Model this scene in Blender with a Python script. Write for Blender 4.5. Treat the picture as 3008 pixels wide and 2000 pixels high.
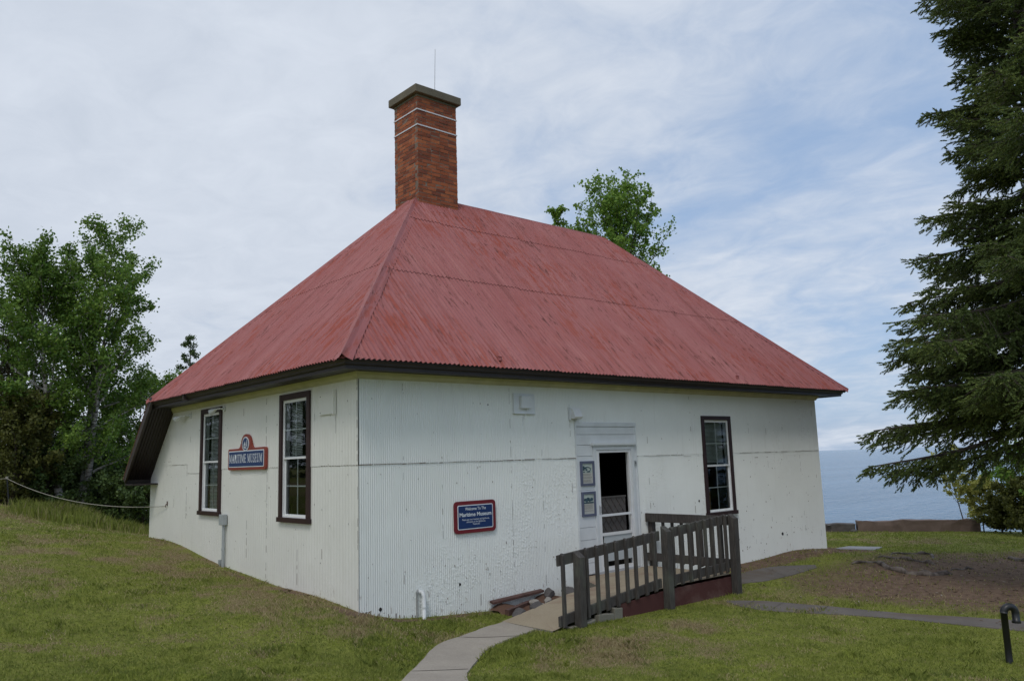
import bpy, math, random
import numpy as np
from mathutils import Vector, Matrix

for o in list(bpy.data.objects): bpy.data.objects.remove(o)
SC = bpy.context.scene
COL = SC.collection
PI = math.pi
rnd = random.Random(7)
RG = np.random.default_rng(11)

# ------------------------------------------------------------------ camera
CF, CP, CR, CY = 2357.422, 0.1478, -0.0321, 0.8509
CC = np.array([-5.2173, -8.9388, 1.7515])
cF = np.array([math.cos(CY)*math.cos(CP), math.sin(CY)*math.cos(CP), math.sin(CP)])
_r = np.array([math.sin(CY), -math.cos(CY), 0.0]); _u = np.cross(_r, cF)
cR = math.cos(CR)*_r + math.sin(CR)*_u
cU = -math.sin(CR)*_r + math.cos(CR)*_u
cam = bpy.data.cameras.new('camera'); camo = bpy.data.objects.new('camera', cam); COL.objects.link(camo)
cam.sensor_width = 36.0; cam.lens = CF/3008*36.0; cam.clip_start = 0.1; cam.clip_end = 60000
M = Matrix.Identity(4)
for i in range(3):
    M[i][0] = cR[i]; M[i][1] = cU[i]; M[i][2] = -cF[i]; M[i][3] = CC[i]
camo.matrix_world = M
SC.camera = camo
SC.render.resolution_x = 1024; SC.render.resolution_y = 680

def ray(u, v): return cF + cR*(u-1504)/CF - cU*(v-1000)/CF
def at_dist(u, v, D):                      # point seen at photo pixel (u,v), D metres away on the ground plan
    d = ray(u, v); t = D/math.hypot(d[0], d[1]); return CC + d*t
def at_z(u, v, z): d = ray(u, v); return CC + d*((z-CC[2])/d[2])

# ------------------------------------------------------------------ world and sun
SUN_EL, SUN_AZ = math.radians(52), math.radians(215)     # direction towards the sun, angle from +X
world = bpy.data.worlds.new('World'); SC.world = world; world.use_nodes = True
def build_world():
    nt = world.node_tree; nt.nodes.clear(); N = nt.nodes.new; L = nt.links.new
    out = N('ShaderNodeOutputWorld'); bg = N('ShaderNodeBackground'); L(bg.outputs[0], out.inputs[0])
    sky = N('ShaderNodeTexSky'); sky.sky_type = 'NISHITA'; sky.sun_disc = False
    sky.sun_elevation = SUN_EL; sky.sun_rotation = PI/2 - SUN_AZ; sky.air_density = 1.0; sky.dust_density = 1.2; sky.ozone_density = 1.5
    tc = N('ShaderNodeTexCoord'); sep = N('ShaderNodeSeparateXYZ'); L(tc.outputs['Generated'], sep.inputs[0])
    def m(op, a, b=None, c=None, clamp=False):
        n = N('ShaderNodeMath'); n.operation = op; n.use_clamp = clamp
        for k, x in enumerate((a, b, c)):
            if x is None: continue
            if isinstance(x, (int, float)): n.inputs[k].default_value = x
            else: L(x, n.inputs[k])
        return n.outputs[0]
    z = m('MAXIMUM', sep.outputs[2], 0.0)
    zz = m('ADD', z, 0.16)
    px = m('DIVIDE', sep.outputs[0], zz); py = m('DIVIDE', sep.outputs[1], zz)
    comb = N('ShaderNodeCombineXYZ'); L(px, comb.inputs[0]); L(py, comb.inputs[1])
    def noise(scale, det, rough, dist, rot, sc):
        mp = N('ShaderNodeMapping'); L(comb.outputs[0], mp.inputs[0])
        mp.inputs['Rotation'].default_value = (0, 0, rot); mp.inputs['Scale'].default_value = sc
        n = N('ShaderNodeTexNoise'); L(mp.outputs[0], n.inputs['Vector'])
        n.inputs['Scale'].default_value = scale; n.inputs['Detail'].default_value = det
        n.inputs['Roughness'].default_value = rough; n.inputs['Distortion'].default_value = dist
        return n.outputs['Fac']
    n1 = noise(1.0, 9, 0.57, 0.5, 0.5, (1, 0.75, 1))
    n2 = noise(6.5, 8, 0.60, .6, -0.2, (1, 0.8, 1))
    n3 = noise(0.45, 3, 0.5, 0.2, 1.1, (1, 1, 1))
    az = m('ADD', m('MULTIPLY', sep.outputs[0], -0.752), m('MULTIPLY', sep.outputs[1], 0.66))   # >0 to the left of the view
    s = m('ADD', m('MULTIPLY', n1, 2.3), m('MULTIPLY', n2, 0.75))
    s = m('ADD', s, m('MULTIPLY', n3, 0.5))
    s = m('ADD', s, m('MULTIPLY', az, 0.75))
    s = m('ADD', s, m('MULTIPLY', z, 0.35))
    fac = N('ShaderNodeMapRange'); fac.interpolation_type = 'SMOOTHSTEP'; L(s, fac.inputs[0])
    fac.inputs[1].default_value = 1.05; fac.inputs[2].default_value = 2.05
    fac.inputs[3].default_value = 0.22; fac.inputs[4].default_value = 0.98
    # cloud brightness: slightly mottled
    cr = N('ShaderNodeValToRGB'); L(m('ADD', m('MULTIPLY', n1, 0.6), m('MULTIPLY', n2, 0.4)), cr.inputs[0])
    cr.color_ramp.elements[0].position = 0.32; cr.color_ramp.elements[0].color = (4.9, 5.45, 6.35, 1)
    cr.color_ramp.elements[1].position = 0.68; cr.color_ramp.elements[1].color = (6.5, 7.0, 7.8, 1)
    # blue of the open sky: the sky texture, lifted by thin veil
    mx0 = N('ShaderNodeMixRGB'); mx0.inputs[0].default_value = 0.68; L(sky.outputs[0], mx0.inputs[1]); mx0.inputs[2].default_value = (2.5, 4.1, 6.8, 1)
    mx = N('ShaderNodeMixRGB'); L(fac.outputs[0], mx.inputs[0]); L(mx0.outputs[0], mx.inputs[1]); L(cr.outputs[0], mx.inputs[2])
    L(mx.outputs[0], bg.inputs[0]); bg.inputs[1].default_value = 0.112
build_world()
sun = bpy.data.lights.new('sun', 'SUN'); suno = bpy.data.objects.new('sun', sun); COL.objects.link(suno)
sun.energy = 0.9; sun.angle = math.radians(14); sun.color = (1.0, 0.95, 0.87)
sd = Vector((math.cos(SUN_AZ)*math.cos(SUN_EL), math.sin(SUN_AZ)*math.cos(SUN_EL), math.sin(SUN_EL)))
suno.rotation_euler = sd.to_track_quat('Z', 'Y').to_euler()
SC.view_settings.view_transform = 'Standard'; SC.view_settings.look = 'None'
SC.view_settings.exposure = 0.0; SC.view_settings.gamma = 1.0; SC.view_settings.use_curve_mapping = False
SC.render.engine = 'CYCLES'

# ------------------------------------------------------------------ helpers
def tag(o, label=None, cat=None, group=None, kind=None):
    if label: o['label'] = label
    if cat: o['category'] = cat
    if group: o['group'] = group
    if kind: o['kind'] = kind
    return o
def empty(name, loc=(0, 0, 0), parent=None):
    o = bpy.data.objects.new(name, None); COL.objects.link(o); o.location = loc; o.empty_display_size = 0.2
    if parent: o.parent = parent
    return o
def thing(name, label, cat, loc=(0, 0, 0), group=None):
    return tag(empty(name, loc), label, cat, group)

class MB:
    def __init__(s): s.v = []; s.f = []; s.mi = []; s.uv = None
    def add(s, vs, fs, mi=0):
        b = len(s.v); s.v.extend([tuple(map(float, p)) for p in vs]); s.f.extend([tuple(i+b for i in f) for f in fs]); s.mi.extend([mi]*len(fs)); return s
    def box(s, a, b, mi=0, fr=None, tw=0.0):
        x0, y0, z0 = a; x1, y1, z1 = b
        vs = [(x0,y0,z0),(x1,y0,z0),(x1,y1,z0),(x0,y1,z0),(x0,y0,z1),(x1,y0,z1),(x1,y1,z1),(x0,y1,z1)]
        if fr: vs = [fr(*p) for p in vs]
        return s.add(vs, [(0,3,2,1),(4,5,6,7),(0,1,5,4),(1,2,6,5),(2,3,7,6),(3,0,4,7)], mi)
    def prism(s, poly, d0, d1, fr, mi=0):      # poly in (u,v) of the frame, from w=d0 to w=d1
        n = len(poly)
        vs = [fr(u, v, d0) for u, v in poly]+[fr(u, v, d1) for u, v in poly]
        s.add(vs, [tuple(range(n))[::-1], tuple(range(n, 2*n))]+[(i, (i+1) % n, n+(i+1) % n, n+i) for i in range(n)], mi); return s
    def tube(s, pts, rad, n=8, mi=0, cap=True):
        pts = [np.array(p, float) for p in pts]
        if not hasattr(rad, '__len__'): rad = [rad]*len(pts)
        vs = []; ref = None
        for i, p in enumerate(pts):
            t = pts[min(i+1, len(pts)-1)]-pts[max(i-1, 0)]; t = t/(np.linalg.norm(t)+1e-12)
            if ref is None: ref = np.array([0, 0, 1.0]) if abs(t[2]) < .9 else np.array([1.0, 0, 0])
            a = np.cross(t, ref); a /= np.linalg.norm(a)+1e-12; b = np.cross(t, a); ref = np.cross(a, t)*1.0
            for k in range(n):
                th = 2*PI*k/n; vs.append(p+rad[i]*(a*math.cos(th)+b*math.sin(th)))
        fs = []
        for i in range(len(pts)-1):
            for k in range(n):
                fs.append((i*n+k, i*n+(k+1) % n, (i+1)*n+(k+1) % n, (i+1)*n+k))
        if cap: fs.append(tuple(range(n))); fs.append(tuple(range((len(pts)-1)*n, len(pts)*n))[::-1])
        return s.add(vs, fs, mi)
    def build(s, name, mats, parent=None, smooth=False, bevel=0):
        me = bpy.data.meshes.new(name); me.from_pydata(s.v, [], s.f)
        if not isinstance(mats, (list, tuple)): mats = [mats]
        for m in mats: me.materials.append(m)
        if any(s.mi): me.polygons.foreach_set('material_index', s.mi)
        if s.uv:
            ul = me.uv_layers.new(name='UVMap')
            for lp in me.loops: ul.data[lp.index].uv = s.uv[lp.vertex_index]
        me.update()
        if smooth: me.polygons.foreach_set('use_smooth', [True]*len(me.polygons))
        o = bpy.data.objects.new(name, me); COL.objects.link(o)
        if bevel:
            md = o.modifiers.new('bevel', 'BEVEL'); md.width = bevel; md.segments = 2; md.limit_method = 'ANGLE'
        if parent: o.parent = parent; o.matrix_parent_inverse = Matrix.Translation(-Vector(parent_loc(parent)))
        return o
def parent_loc(p):
    l = Vector(p.location); q = p.parent
    if q: l = l + Vector(parent_loc(q)) if p.type == 'EMPTY' and False else l
    return l
def np_mesh(name, V, F, mats, parent=None, smooth=False, attr=None):
    """V (n,3) array, F (m,k) int array"""
    me = bpy.data.meshes.new(name); V = np.asarray(V, np.float32); F = np.asarray(F, np.int32); k = F.shape[1]
    me.vertices.add(len(V)); me.vertices.foreach_set('co', V.ravel())
    me.loops.add(F.size); me.loops.foreach_set('vertex_index', F.ravel())
    me.polygons.add(len(F)); me.polygons.foreach_set('loop_start', np.arange(0, F.size, k, dtype=np.int32))
    me.polygons.foreach_set('loop_total', np.full(len(F), k, np.int32))
    if smooth: me.polygons.foreach_set('use_smooth', np.ones(len(F), bool))
    if attr:
        for an, vals in attr.items():
            a = me.attributes.new(an, 'FLOAT', 'POINT'); a.data.foreach_set('value', np.asarray(vals, np.float32))
    me.update(calc_edges=True); me.validate()
    for m in (mats if isinstance(mats, (list, tuple)) else [mats]): me.materials.append(m)
    o = bpy.data.objects.new(name, me); COL.objects.link(o)
    if parent: o.parent = parent; o.matrix_parent_inverse = Matrix.Translation(-Vector(parent.location))
    return o

def merge_into(dst, src, mats):
    import bmesh
    a = len(dst.data.materials); bm = bmesh.new(); bm.from_mesh(dst.data); k = len(bm.faces); bm.from_mesh(src.data); bm.faces.ensure_lookup_table()
    for f in bm.faces[k:]: f.material_index += a
    for m in mats: dst.data.materials.append(m)
    bm.to_mesh(dst.data); bm.free(); bpy.data.objects.remove(src)
# ---- materials
class NT:
    def __init__(s, name):
        s.m = bpy.data.materials.new(name); s.m.use_nodes = True; s.t = s.m.node_tree
        s.b = s.t.nodes['Principled BSDF']; s.out = s.t.nodes['Material Output']
        s.tc = s.n('ShaderNodeTexCoord')
    def n(s, ty): return s.t.nodes.new(ty)
    def l(s, a, b): s.t.links.new(a, b)
    def set(s, node, k, v):
        if isinstance(v, (int, float, tuple)): node.inputs[k].default_value = v if not isinstance(v, tuple) or len(v) != 3 or node.inputs[k].type != 'RGBA' else v+(1,)
        else: s.l(v, node.inputs[k])
    def math(s, op, a, b=None, clamp=False):
        n = s.n('ShaderNodeMath'); n.operation = op; n.use_clamp = clamp; s.set(n, 0, a)
        if b is not None: s.set(n, 1, b)
        return n.outputs[0]
    def noise(s, scale, det=4, rough=.55, dist=0, sc=(1, 1, 1), src='Object', rot=(0, 0, 0), loc=(0, 0, 0)):
        mp = s.n('ShaderNodeMapping'); s.l(s.tc.outputs[src], mp.inputs[0]); mp.inputs['Scale'].default_value = sc
        mp.inputs['Rotation'].default_value = rot; mp.inputs['Location'].default_value = loc
        n = s.n('ShaderNodeTexNoise'); s.l(mp.outputs[0], n.inputs['Vector']); n.inputs['Scale'].default_value = scale
        n.inputs['Detail'].default_value = det; n.inputs['Roughness'].default_value = rough; n.inputs['Distortion'].default_value = dist
        return n.outputs['Fac']
    def voro(s, scale, sc=(1, 1, 1), src='Object', feat='F1', out='Distance'):
        mp = s.n('ShaderNodeMapping'); s.l(s.tc.outputs[src], mp.inputs[0]); mp.inputs['Scale'].default_value = sc
        n = s.n('ShaderNodeTexVoronoi'); n.feature = feat; s.l(mp.outputs[0], n.inputs['Vector']); n.inputs['Scale'].default_value = scale
        return n.outputs[out]
    def ramp(s, f, *stops):
        n = s.n('ShaderNodeValToRGB'); s.l(f, n.inputs[0]); e = n.color_ramp.elements
        while len(e) < len(stops): e.new(0.5)
        for k, (p, c) in enumerate(stops):
            e[k].position = p; e[k].color = (c, c, c, 1) if isinstance(c, (int, float)) else tuple(c)+(1,)
        return n.outputs[0]
    def mix(s, f, a, b, mode='MIX'):
        n = s.n('ShaderNodeMixRGB'); n.blend_type = mode; s.set(n, 0, f); s.set(n, 1, a); s.set(n, 2, b); return n.outputs[0]
    def bump(s, h, strength=.3, dist=.01, nrm=None):
        n = s.n('ShaderNodeBump'); n.inputs['Strength'].default_value = strength; n.inputs['Distance'].default_value = dist; s.l(h, n.inputs['Height'])
        if nrm is not None: s.l(nrm, n.inputs['Normal'])
        return n.outputs[0]
    def fin(s, col=None, rough=None, nrm=None, metal=None, spec=None):
        if col is not None: s.set(s.b, 'Base Color', col)
        if rough is not None: s.set(s.b, 'Roughness', rough)
        if nrm is not None: s.l(nrm, s.b.inputs['Normal'])
        if metal is not None: s.set(s.b, 'Metallic', metal)
        if spec is not None: s.b.inputs['Specular IOR Level'].default_value = spec
        return s.m

def plain(name, col, rough=.6, var=.15, scale=6, metal=None, bump=.1, spec=None):
    t = NT(name); f = t.noise(scale, 5, .6)
    c = t.mix(t.ramp(f, (.3, 0.0), (.7, 1.0)), tuple(x*(1-var) for x in col), tuple(min(1, x*(1+var)) for x in col))
    return t.fin(c, rough, t.bump(t.noise(scale*8, 4), bump, .003), metal, spec)

def mat_wall(name, warm, dents):
    t = NT(name)
    base = t.mix(t.ramp(t.noise(1.3, 6, .6), (.3, 0.), (.7, 1.)), tuple(x*.93 for x in warm), warm)
    streak = t.ramp(t.noise(2.2, 8, .72, 0.2, (6, 6, .35)), (.56, 0.), (.74, 1.))          # faint vertical grime
    base = t.mix(t.math('MULTIPLY', streak, .22), base, (.40, .37, .31))
    fleck = t.math('MULTIPLY', t.ramp(t.noise(30, 5, .75, 0, (1, 1, .4)), (.70, 0.), (.735, 1.)), t.ramp(t.noise(1.1, 3, .5), (.42, 0.), (.62, 1.)))
    base = t.mix(t.math('MULTIPLY', fleck, .7), base, (.16, .11, .08))
    # rust spots collecting low on the sheets
    sp = t.n('ShaderNodeSeparateXYZ'); t.l(t.tc.outputs['Object'], sp.inputs[0])
    low = t.ramp(t.math('ADD', t.math('MULTIPLY', sp.outputs[2], .5), .5), (.38, 1.), (.75, 0.))
    rust = t.math('MULTIPLY', t.ramp(t.noise(14, 6, .75, 0, (1, 1, .28), loc=(3, 1, 2)), (.60, 0.), (.66, 1.)), low)
    base = t.mix(t.math('MULTIPLY', rust, .75), base, (.20, .10, .055))
    h = t.math('ADD', t.math('MULTIPLY', t.noise(60, 4), .25), t.noise(3, 4, .6))
    nr = t.bump(h, .35, .012)
    # hammered dents where the sheet has buckled
    d = t.voro(31.4, (1, 1, .75)); msk = t.ramp(t.noise(1.1, 4, .6, .4, (1, 1, .6), loc=(0.4, 0, .2)), (.46, 0.), (.60, 1.))
    reg = t.ramp(t.noise(.33, 1, .5, 0, (1, 1, .9), loc=(3.1, 0, 1.2)), (.46, .12), (.56, 1.))
    nr = t.bump(t.math('MULTIPLY', t.ramp(d, (.1, 1.), (.55, 0.)), t.math('MULTIPLY', msk, reg)), dents, .006, nr)
    return t.fin(base, t.ramp(t.noise(5, 4), (.3, .32), (.7, .5)), nr)
M_WALLA = mat_wall('white_painted_sheet', (.84, .84, .79), .35)
M_WALLB = mat_wall('white_painted_corrugated_sheet', (.82, .845, .825), .9)
def mat_roof():
    t = NT('red_painted_roof_sheet')       # UV: u across the sheets, v up the slope, metres
    a = t.noise(.7, 6, .6, .4, (1, .5, 1), 'UV')
    col = t.mix(t.ramp(a, (.35, 0.), (.68, 1.)), (.325, .100, .095), (.365, .135, .132))
    pass
    fade = t.ramp(t.noise(1.6, 7, .7, .2, (3, .35, 1), 'UV'), (.50, 0.), (.66, 1.))
    col = t.mix(t.math('MULTIPLY', fade, .5), col, (.44, .185, .17))
    dk = t.ramp(t.noise(2.6, 6, .65, .1, (6, .16, 1), 'UV', loc=(1, 9, 0)), (.54, 0.), (.64, 1.))
    col = t.mix(t.math('MULTIPLY', dk, .55), col, (.19, .050, .042))
    # peeling: orange-red undercoat and dark flecks, both drawn out down the slope
    pm = t.ramp(t.noise(.55, 4, .6, .3, (1, .8, 1), 'UV', loc=(2, 5, 0)), (.40, 0.), (.60, 1.))
    st = t.ramp(t.noise(8, 7, .72, .1, (2.2, .24, 1), 'UV'), (.49, 0.), (.56, 1.))
    col = t.mix(t.math('MULTIPLY', t.math('MULTIPLY', st, pm), .8), col, (.31, .055, .028))
    fk = t.ramp(t.noise(12, 6, .75, 0, (1.8, .20, 1), 'UV', loc=(7, 1, 0)), (.56, 0.), (.60, 1.))
    col = t.mix(t.math('MULTIPLY', fk, t.ramp(t.noise(.9, 3, .6, 0, (1, 1, 1), 'UV'), (.38, .15), (.58, .9))), col, (.12, .028, .020))
    nr = t.bump(t.noise(40, 5, .6, 0, (1, .3, 1), 'UV'), .35, .006)
    nr = t.bump(t.noise(4, 4, .6, 0, (1, .5, 1), 'UV'), .3, .02, nr)
    return t.fin(col, .62, nr, spec=.35)
M_ROOF = mat_roof()
M_BROWN = plain('dark_brown_trim_paint', (.020, .013, .012), .5, .3, 5, bump=.3)
M_BROWN2 = plain('brown_moulding_edge', (.045, .032, .029), .5, .3, 5)
M_MAROON = plain('maroon_window_casing', (.032, .012, .013), .5, .2, 6)
M_CREAM = plain('cream_frieze_paint', (.55, .53, .36), .6, .12, 4)
M_VINYL = plain('white_vinyl', (.80, .81, .82), .35, .04, 5, bump=.02)
M_TRIMW = plain('white_wood_paint', (.70, .73, .75), .5, .07, 4)
M_BLIND = plain('pale_blind', (.66, .70, .66), .6, .05)
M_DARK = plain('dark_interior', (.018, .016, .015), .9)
M_BLACK = plain('black_paint', (.012, .013, .015), .38, .3)
M_SEAM = plain('seam_rust', (.13, .085, .065), .8, .4, 30)
M_SEAMG = plain('seam_grey', (.34, .34, .33), .8, .3, 30)
M_GREY = plain('grey_metal_box', (.36, .39, .40), .5, .12, 8)
M_PVC = plain('white_pipe', (.72, .74, .74), .35, .08)
def mat_glass():
    t = NT('window_glass'); nt = t.t
    gl = t.n('ShaderNodeBsdfGlossy'); gl.inputs['Roughness'].default_value = 0.02; gl.inputs['Color'].default_value = (.9, .95, 1, 1)
    tr = t.n('ShaderNodeBsdfTransparent'); tr.inputs['Color'].default_value = (.80, .84, .82, 1)
    fr = t.n('ShaderNodeFresnel'); fr.inputs['IOR'].default_value = 1.5
    t.l(t.bump(t.noise(2.5, 2), .05, .02), gl.inputs['Normal'])
    mx = t.n('ShaderNodeMixShader'); t.l(t.math('ADD', t.math('MULTIPLY', fr.outputs[0], .95), .01), mx.inputs[0]); t.l(tr.outputs[0], mx.inputs[1]); t.l(gl.outputs[0], mx.inputs[2])
    t.l(mx.outputs[0], t.out.inputs[0]); return t.m
M_GLASS = mat_glass()
def mat_wood():
    t = NT('weathered_grey_wood')
    g = t.noise(7, 7, .7, .3, (6, 6, .7))
    col = t.ramp(g, (.25, (.024, .021, .019)), (.5, (.058, .051, .046)), (.75, (.12, .107, .094)))
    col = t.mix(t.ramp(t.noise(5, 4), (.5, 0.), (.68, .6)), col, (.060, .055, .055))
    col = t.mix(t.ramp(t.noise(2.2, 3), (.55, 0.), (.72, .35)), col, (.14, .16, .12))
    return t.fin(col, .85, t.bump(g, .7, .006))
M_WOOD = mat_wood()
M_PLANK = plain('red_brown_board', (.10, .050, .040), .8, .35, 9, bump=.5)
def mat_concrete(name, c0, c1, patch=None, sc=1.0):
    t = NT(name)
    col = t.mix(t.ramp(t.noise(1.6*sc, 8, .7), (.32, 0.), (.68, 1.)), c0, c1)
    col = t.mix(t.ramp(t.noise(55, 4, .7), (.3, 0.), (.75, .55)), col, tuple(x*.62 for x in c0))
    if patch: col = t.mix(t.ramp(t.noise(.9, 6, .65, .5), (.52, 0.), (.62, .8)), col, patch)
    return t.fin(col, .9, t.bump(t.noise(70, 5, .7), .5, .006))
M_CONC = mat_concrete('path_concrete', (.34, .295, .245), (.46, .405, .335))
M_RAMP = mat_concrete('ramp_concrete', (.36, .29, .20), (.42, .35, .25), (.25, .17, .12))
M_RAMPSIDE = mat_concrete('maroon_painted_concrete', (.075, .022, .020), (.10, .035, .030), (.13, .07, .06))
M_BARECONC = mat_concrete('bare_broken_concrete', (.20, .19, .155), (.30, .28, .23))
M_CAP = mat_concrete('chimney_cap_concrete', (.13, .115, .085), (.20, .175, .125))
M_FLAG = mat_concrete('old_asphalt_path', (.125, .108, .094), (.19, .165, .145), (.12, .09, .065), 1.2)
M_SLAB = mat_concrete('grey_slab_concrete', (.30, .30, .31), (.38, .38, .39))
M_SEAWALL = mat_concrete('reddish_seawall_concrete', (.155, .105, .085), (.24, .17, .14), (.11, .075, .06))
M_STONE = mat_concrete('dark_rock', (.075, .068, .066), (.16, .145, .14), (.10, .075, .065), 3)
M_PALEROCK = mat_concrete('pale_rock', (.30, .28, .25), (.42, .39, .35), None, 4)
M_SOIL = mat_concrete('red_brown_soil', (.11, .055, .035), (.17, .09, .055), (.08, .05, .035), 3)
def mat_brick():
    t = NT('chimney_brick'); g = t.n('ShaderNodeNewGeometry')
    col = t.ramp(g.outputs['Random Per Island'], (0., (.17, .046, .025)), (.35, (.26, .070, .029)), (.7, (.35, .095, .036)), (1., (.43, .135, .052)))
    col = t.mix(t.ramp(t.noise(5, 6, .7), (.45, 0.), (.75, .35)), col, (.11, .05, .035))
    col = t.mix(t.ramp(t.noise(18, 6, .7), (.62, 0.), (.72, .5)), col, (.30, .24, .19))
    return t.fin(col, .9, t.bump(t.noise(45, 5, .7), .6, .006))
M_BRICK = mat_brick()
M_MORTAR = mat_concrete('mortar', (.17, .12, .09), (.30, .25, .21), (.13, .085, .06), 3)
def mat_leaf(name, c0, c1, c2, trans=.3):
    t = NT(name); g = t.n('ShaderNodeNewGeometry')
    col = t.ramp(g.outputs['Random Per Island'], (0., c0), (.5, c1), (1., c2))
    col = t.mix(t.ramp(t.noise(.8, 3), (.35, 0.), (.7, .45)), col, c2)
    col = t.mix(t.ramp(t.noise(.35, 3, .6, loc=(5, 2, 1)), (.4, 0.), (.62, .5)), col, tuple(x*.62 for x in c1)) if 'needle' in name or 'birch' in name else col
    t.fin(col, .55, spec=.3)
    tr = t.n('ShaderNodeBsdfTranslucent'); t.l(col, tr.inputs[0]); mx = t.n('ShaderNodeMixShader'); mx.inputs[0].default_value = trans
    t.l(t.b.outputs[0], mx.inputs[1]); t.l(tr.outputs[0], mx.inputs[2]); t.l(mx.outputs[0], t.out.inputs[0]); return t.m
M_BIRCHLEAF = mat_leaf('birch_leaf', (0.073, 0.156, 0.028), (0.134, 0.259, 0.043), (0.239, 0.342, 0.056), .35)
M_POPLEAF = mat_leaf('poplar_leaf', (0.078, 0.169, 0.034), (0.143, 0.278, 0.041), (0.259, 0.386, 0.057), .35)
M_SPRUCE = mat_leaf('spruce_needle', (0.053, 0.093, 0.032), (0.107, 0.161, 0.047), (0.187, 0.228, 0.054), .12)
M_CEDAR = mat_leaf('cedar_leaf', (0.032, 0.061, 0.022), (0.061, 0.104, 0.029), (0.100, 0.154, 0.036), .15)
M_OLIVE = mat_leaf('olive_bush_leaf', (0.062, 0.075, 0.022), (0.106, 0.119, 0.027), (0.156, 0.163, 0.037), .3)
M_DEADFOL = mat_leaf('rusty_conifer_leaf', (.030, .022, .012), (.050, .034, .014), (.040, .050, .018), .1)
M_YELLOWLEAF = mat_leaf('young_yellow_leaf', (0.312, 0.351, 0.077), (0.450, 0.450, 0.117), (0.547, 0.529, 0.173), .35)
def mat_bark(name, c0, c1, band):
    t = NT(name)
    f = t.noise(6, 6, .7, .2, (1, 1, 3 if band else .6))
    col = t.ramp(f, (.40, c0), (.56, c1))
    return t.fin(col, .85, t.bump(t.noise(25, 5), .5, .01))
M_BIRCH = mat_bark('birch_bark', (.05, .045, .04), (.42, .41, .37), True)
M_BARK = mat_bark('dark_bark', (.03, .024, .020), (.085, .068, .055), False)
M_ROOT = mat_bark('bare_root', (.06, .045, .038), (.20, .165, .14), False)
M_SIGNRED = plain('sign_red_border', (.26, .045, .030), .4, .1)
M_SIGNRED2 = plain('sign_deep_red_border', (.17, .010, .018), .4, .08)
M_SIGNBLUE = plain('sign_blue', (.016, .046, .155), .35, .06)
M_SIGNBLUE2 = plain('sign_dark_blue', (.006, .030, .13), .35, .06)
M_SIGNW = plain('sign_white', (.72, .76, .80), .4, .03)
M_POSTFR = plain('blue_grey_frame', (.11, .125, .19), .5, .1)
M_POSTPAP = plain('poster_paper', (.50, .50, .46), .5, .04)
M_POSTINK = plain('poster_ink', (.20, .18, .17), .6, .1)
M_POSTSKY = plain('poster_photo_pale', (.42, .48, .44), .5, .15, 14)
M_POSTDK = plain('poster_photo_dark', (.035, .075, .10), .5, .4, 20)
M_ROPE = plain('pale_rope', (.33, .31, .26), .8, .1)
M_STRAP = plain('white_strap', (.70, .71, .75), .4, .1)
M_CARD = plain('pale_wood_shelf', (.28, .17, .08), .6)
M_STEEL = plain('thin_steel', (.45, .46, .48), .4, .1)
M_LATT = plain('grey_lattice', (.09, .083, .078), .7, .2)
M_SCREEN = plain('storm_door_panel', (.50, .54, .56), .45, .05)

# ------------------------------------------------------------------ ground height field
CTRL = [(-5.2,-8.9,.10),(-9,-12,.25),(-2,-12,-.05),(-1.1,-3.4,-.13),(.3,-1.5,-.30),(1.0,-1.2,-.32),(1.8,-1.2,-.33),(-.4,-2.2,-.24),
 (0,-.05,-.02),(-.1,.45,.03),(-.1,.8,.055),(-.1,1.5,.08),(-.1,2.2,.085),(-.1,3.3,.155),(-.1,4.3,.215),(-.1,5.2,.306),(-.1,6.34,.44),(-.1,7.5,.49),(0,8,.47),
 (.35,-.1,-.155),(.9,-.1,-.225),(1.4,-.1,-.26),(2.02,-.1,-.30),(3.0,-.3,-.36),(4.5,-.8,-.36),
 (2.2,-1.8,-.30),(3.9,-1.8,-.33),(5.5,-1.8,-.34),(6.5,-1,-.34),(8.05,-.1,-.31),(9,-.1,-.29),(10,-.1,-.24),(11.4,-.1,-.33),
 (-4,-1.2,.14),(-3.3,2.9,.50),(-3,7,.80),(-2.1,12.5,.98),(-1.3,15.7,1.02),(-7,9,1.15),(-9,0,.60),(-9,15,1.4),(-2,-.3,-.03),(-1.6,4,.33),(-1.2,7.5,.62),(-1,10,.70),
 (-.1,11,.50),(1.2,10,.25),(2,14,-.1),(0,20,.1),(-5,22,.7),(-10,28,.4),(4,22,-.8),(10,16,-1.2),
 (2.6,-5.6,-.36),(5,-4,-.40),(8,-3,-.43),(6,-8,-.42),(12,-3,-.50),(15,-6,-.62),(14,0,-.50),(18.6,3.8,-.74),(20.3,0,-.72),(20.6,-1,-.74),(22,-8,-.8),(12,-12,-.6),
 (2,-12,-.25),(16,8,-.8)]
_P = np.array([c[:2] for c in CTRL]); _Z = np.array([c[2] for c in CTRL])
def _tps(r2): return np.where(r2 > 1e-12, .5*r2*np.log(r2+1e-12), 0)
_n = len(_P); _K = _tps(((_P[:, None]-_P[None])**2).sum(-1))+np.eye(_n)*.02
_A = np.zeros((_n+3, _n+3)); _A[:_n, :_n] = _K; _A[:_n, _n] = 1; _A[:_n, _n+1:] = _P; _A[_n, :_n] = 1; _A[_n+1:, :_n] = _P.T
_S = np.linalg.solve(_A, np.concatenate([_Z, np.zeros(3)]))
SHN = np.array([.913, .408]); SHN /= np.linalg.norm(SHN); SH0 = float(SHN @ np.array([19.1, 3.0]))
def smooth(a, b, x): t = np.clip((x-a)/(b-a), 0, 1); return t*t*(3-2*t)
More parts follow.
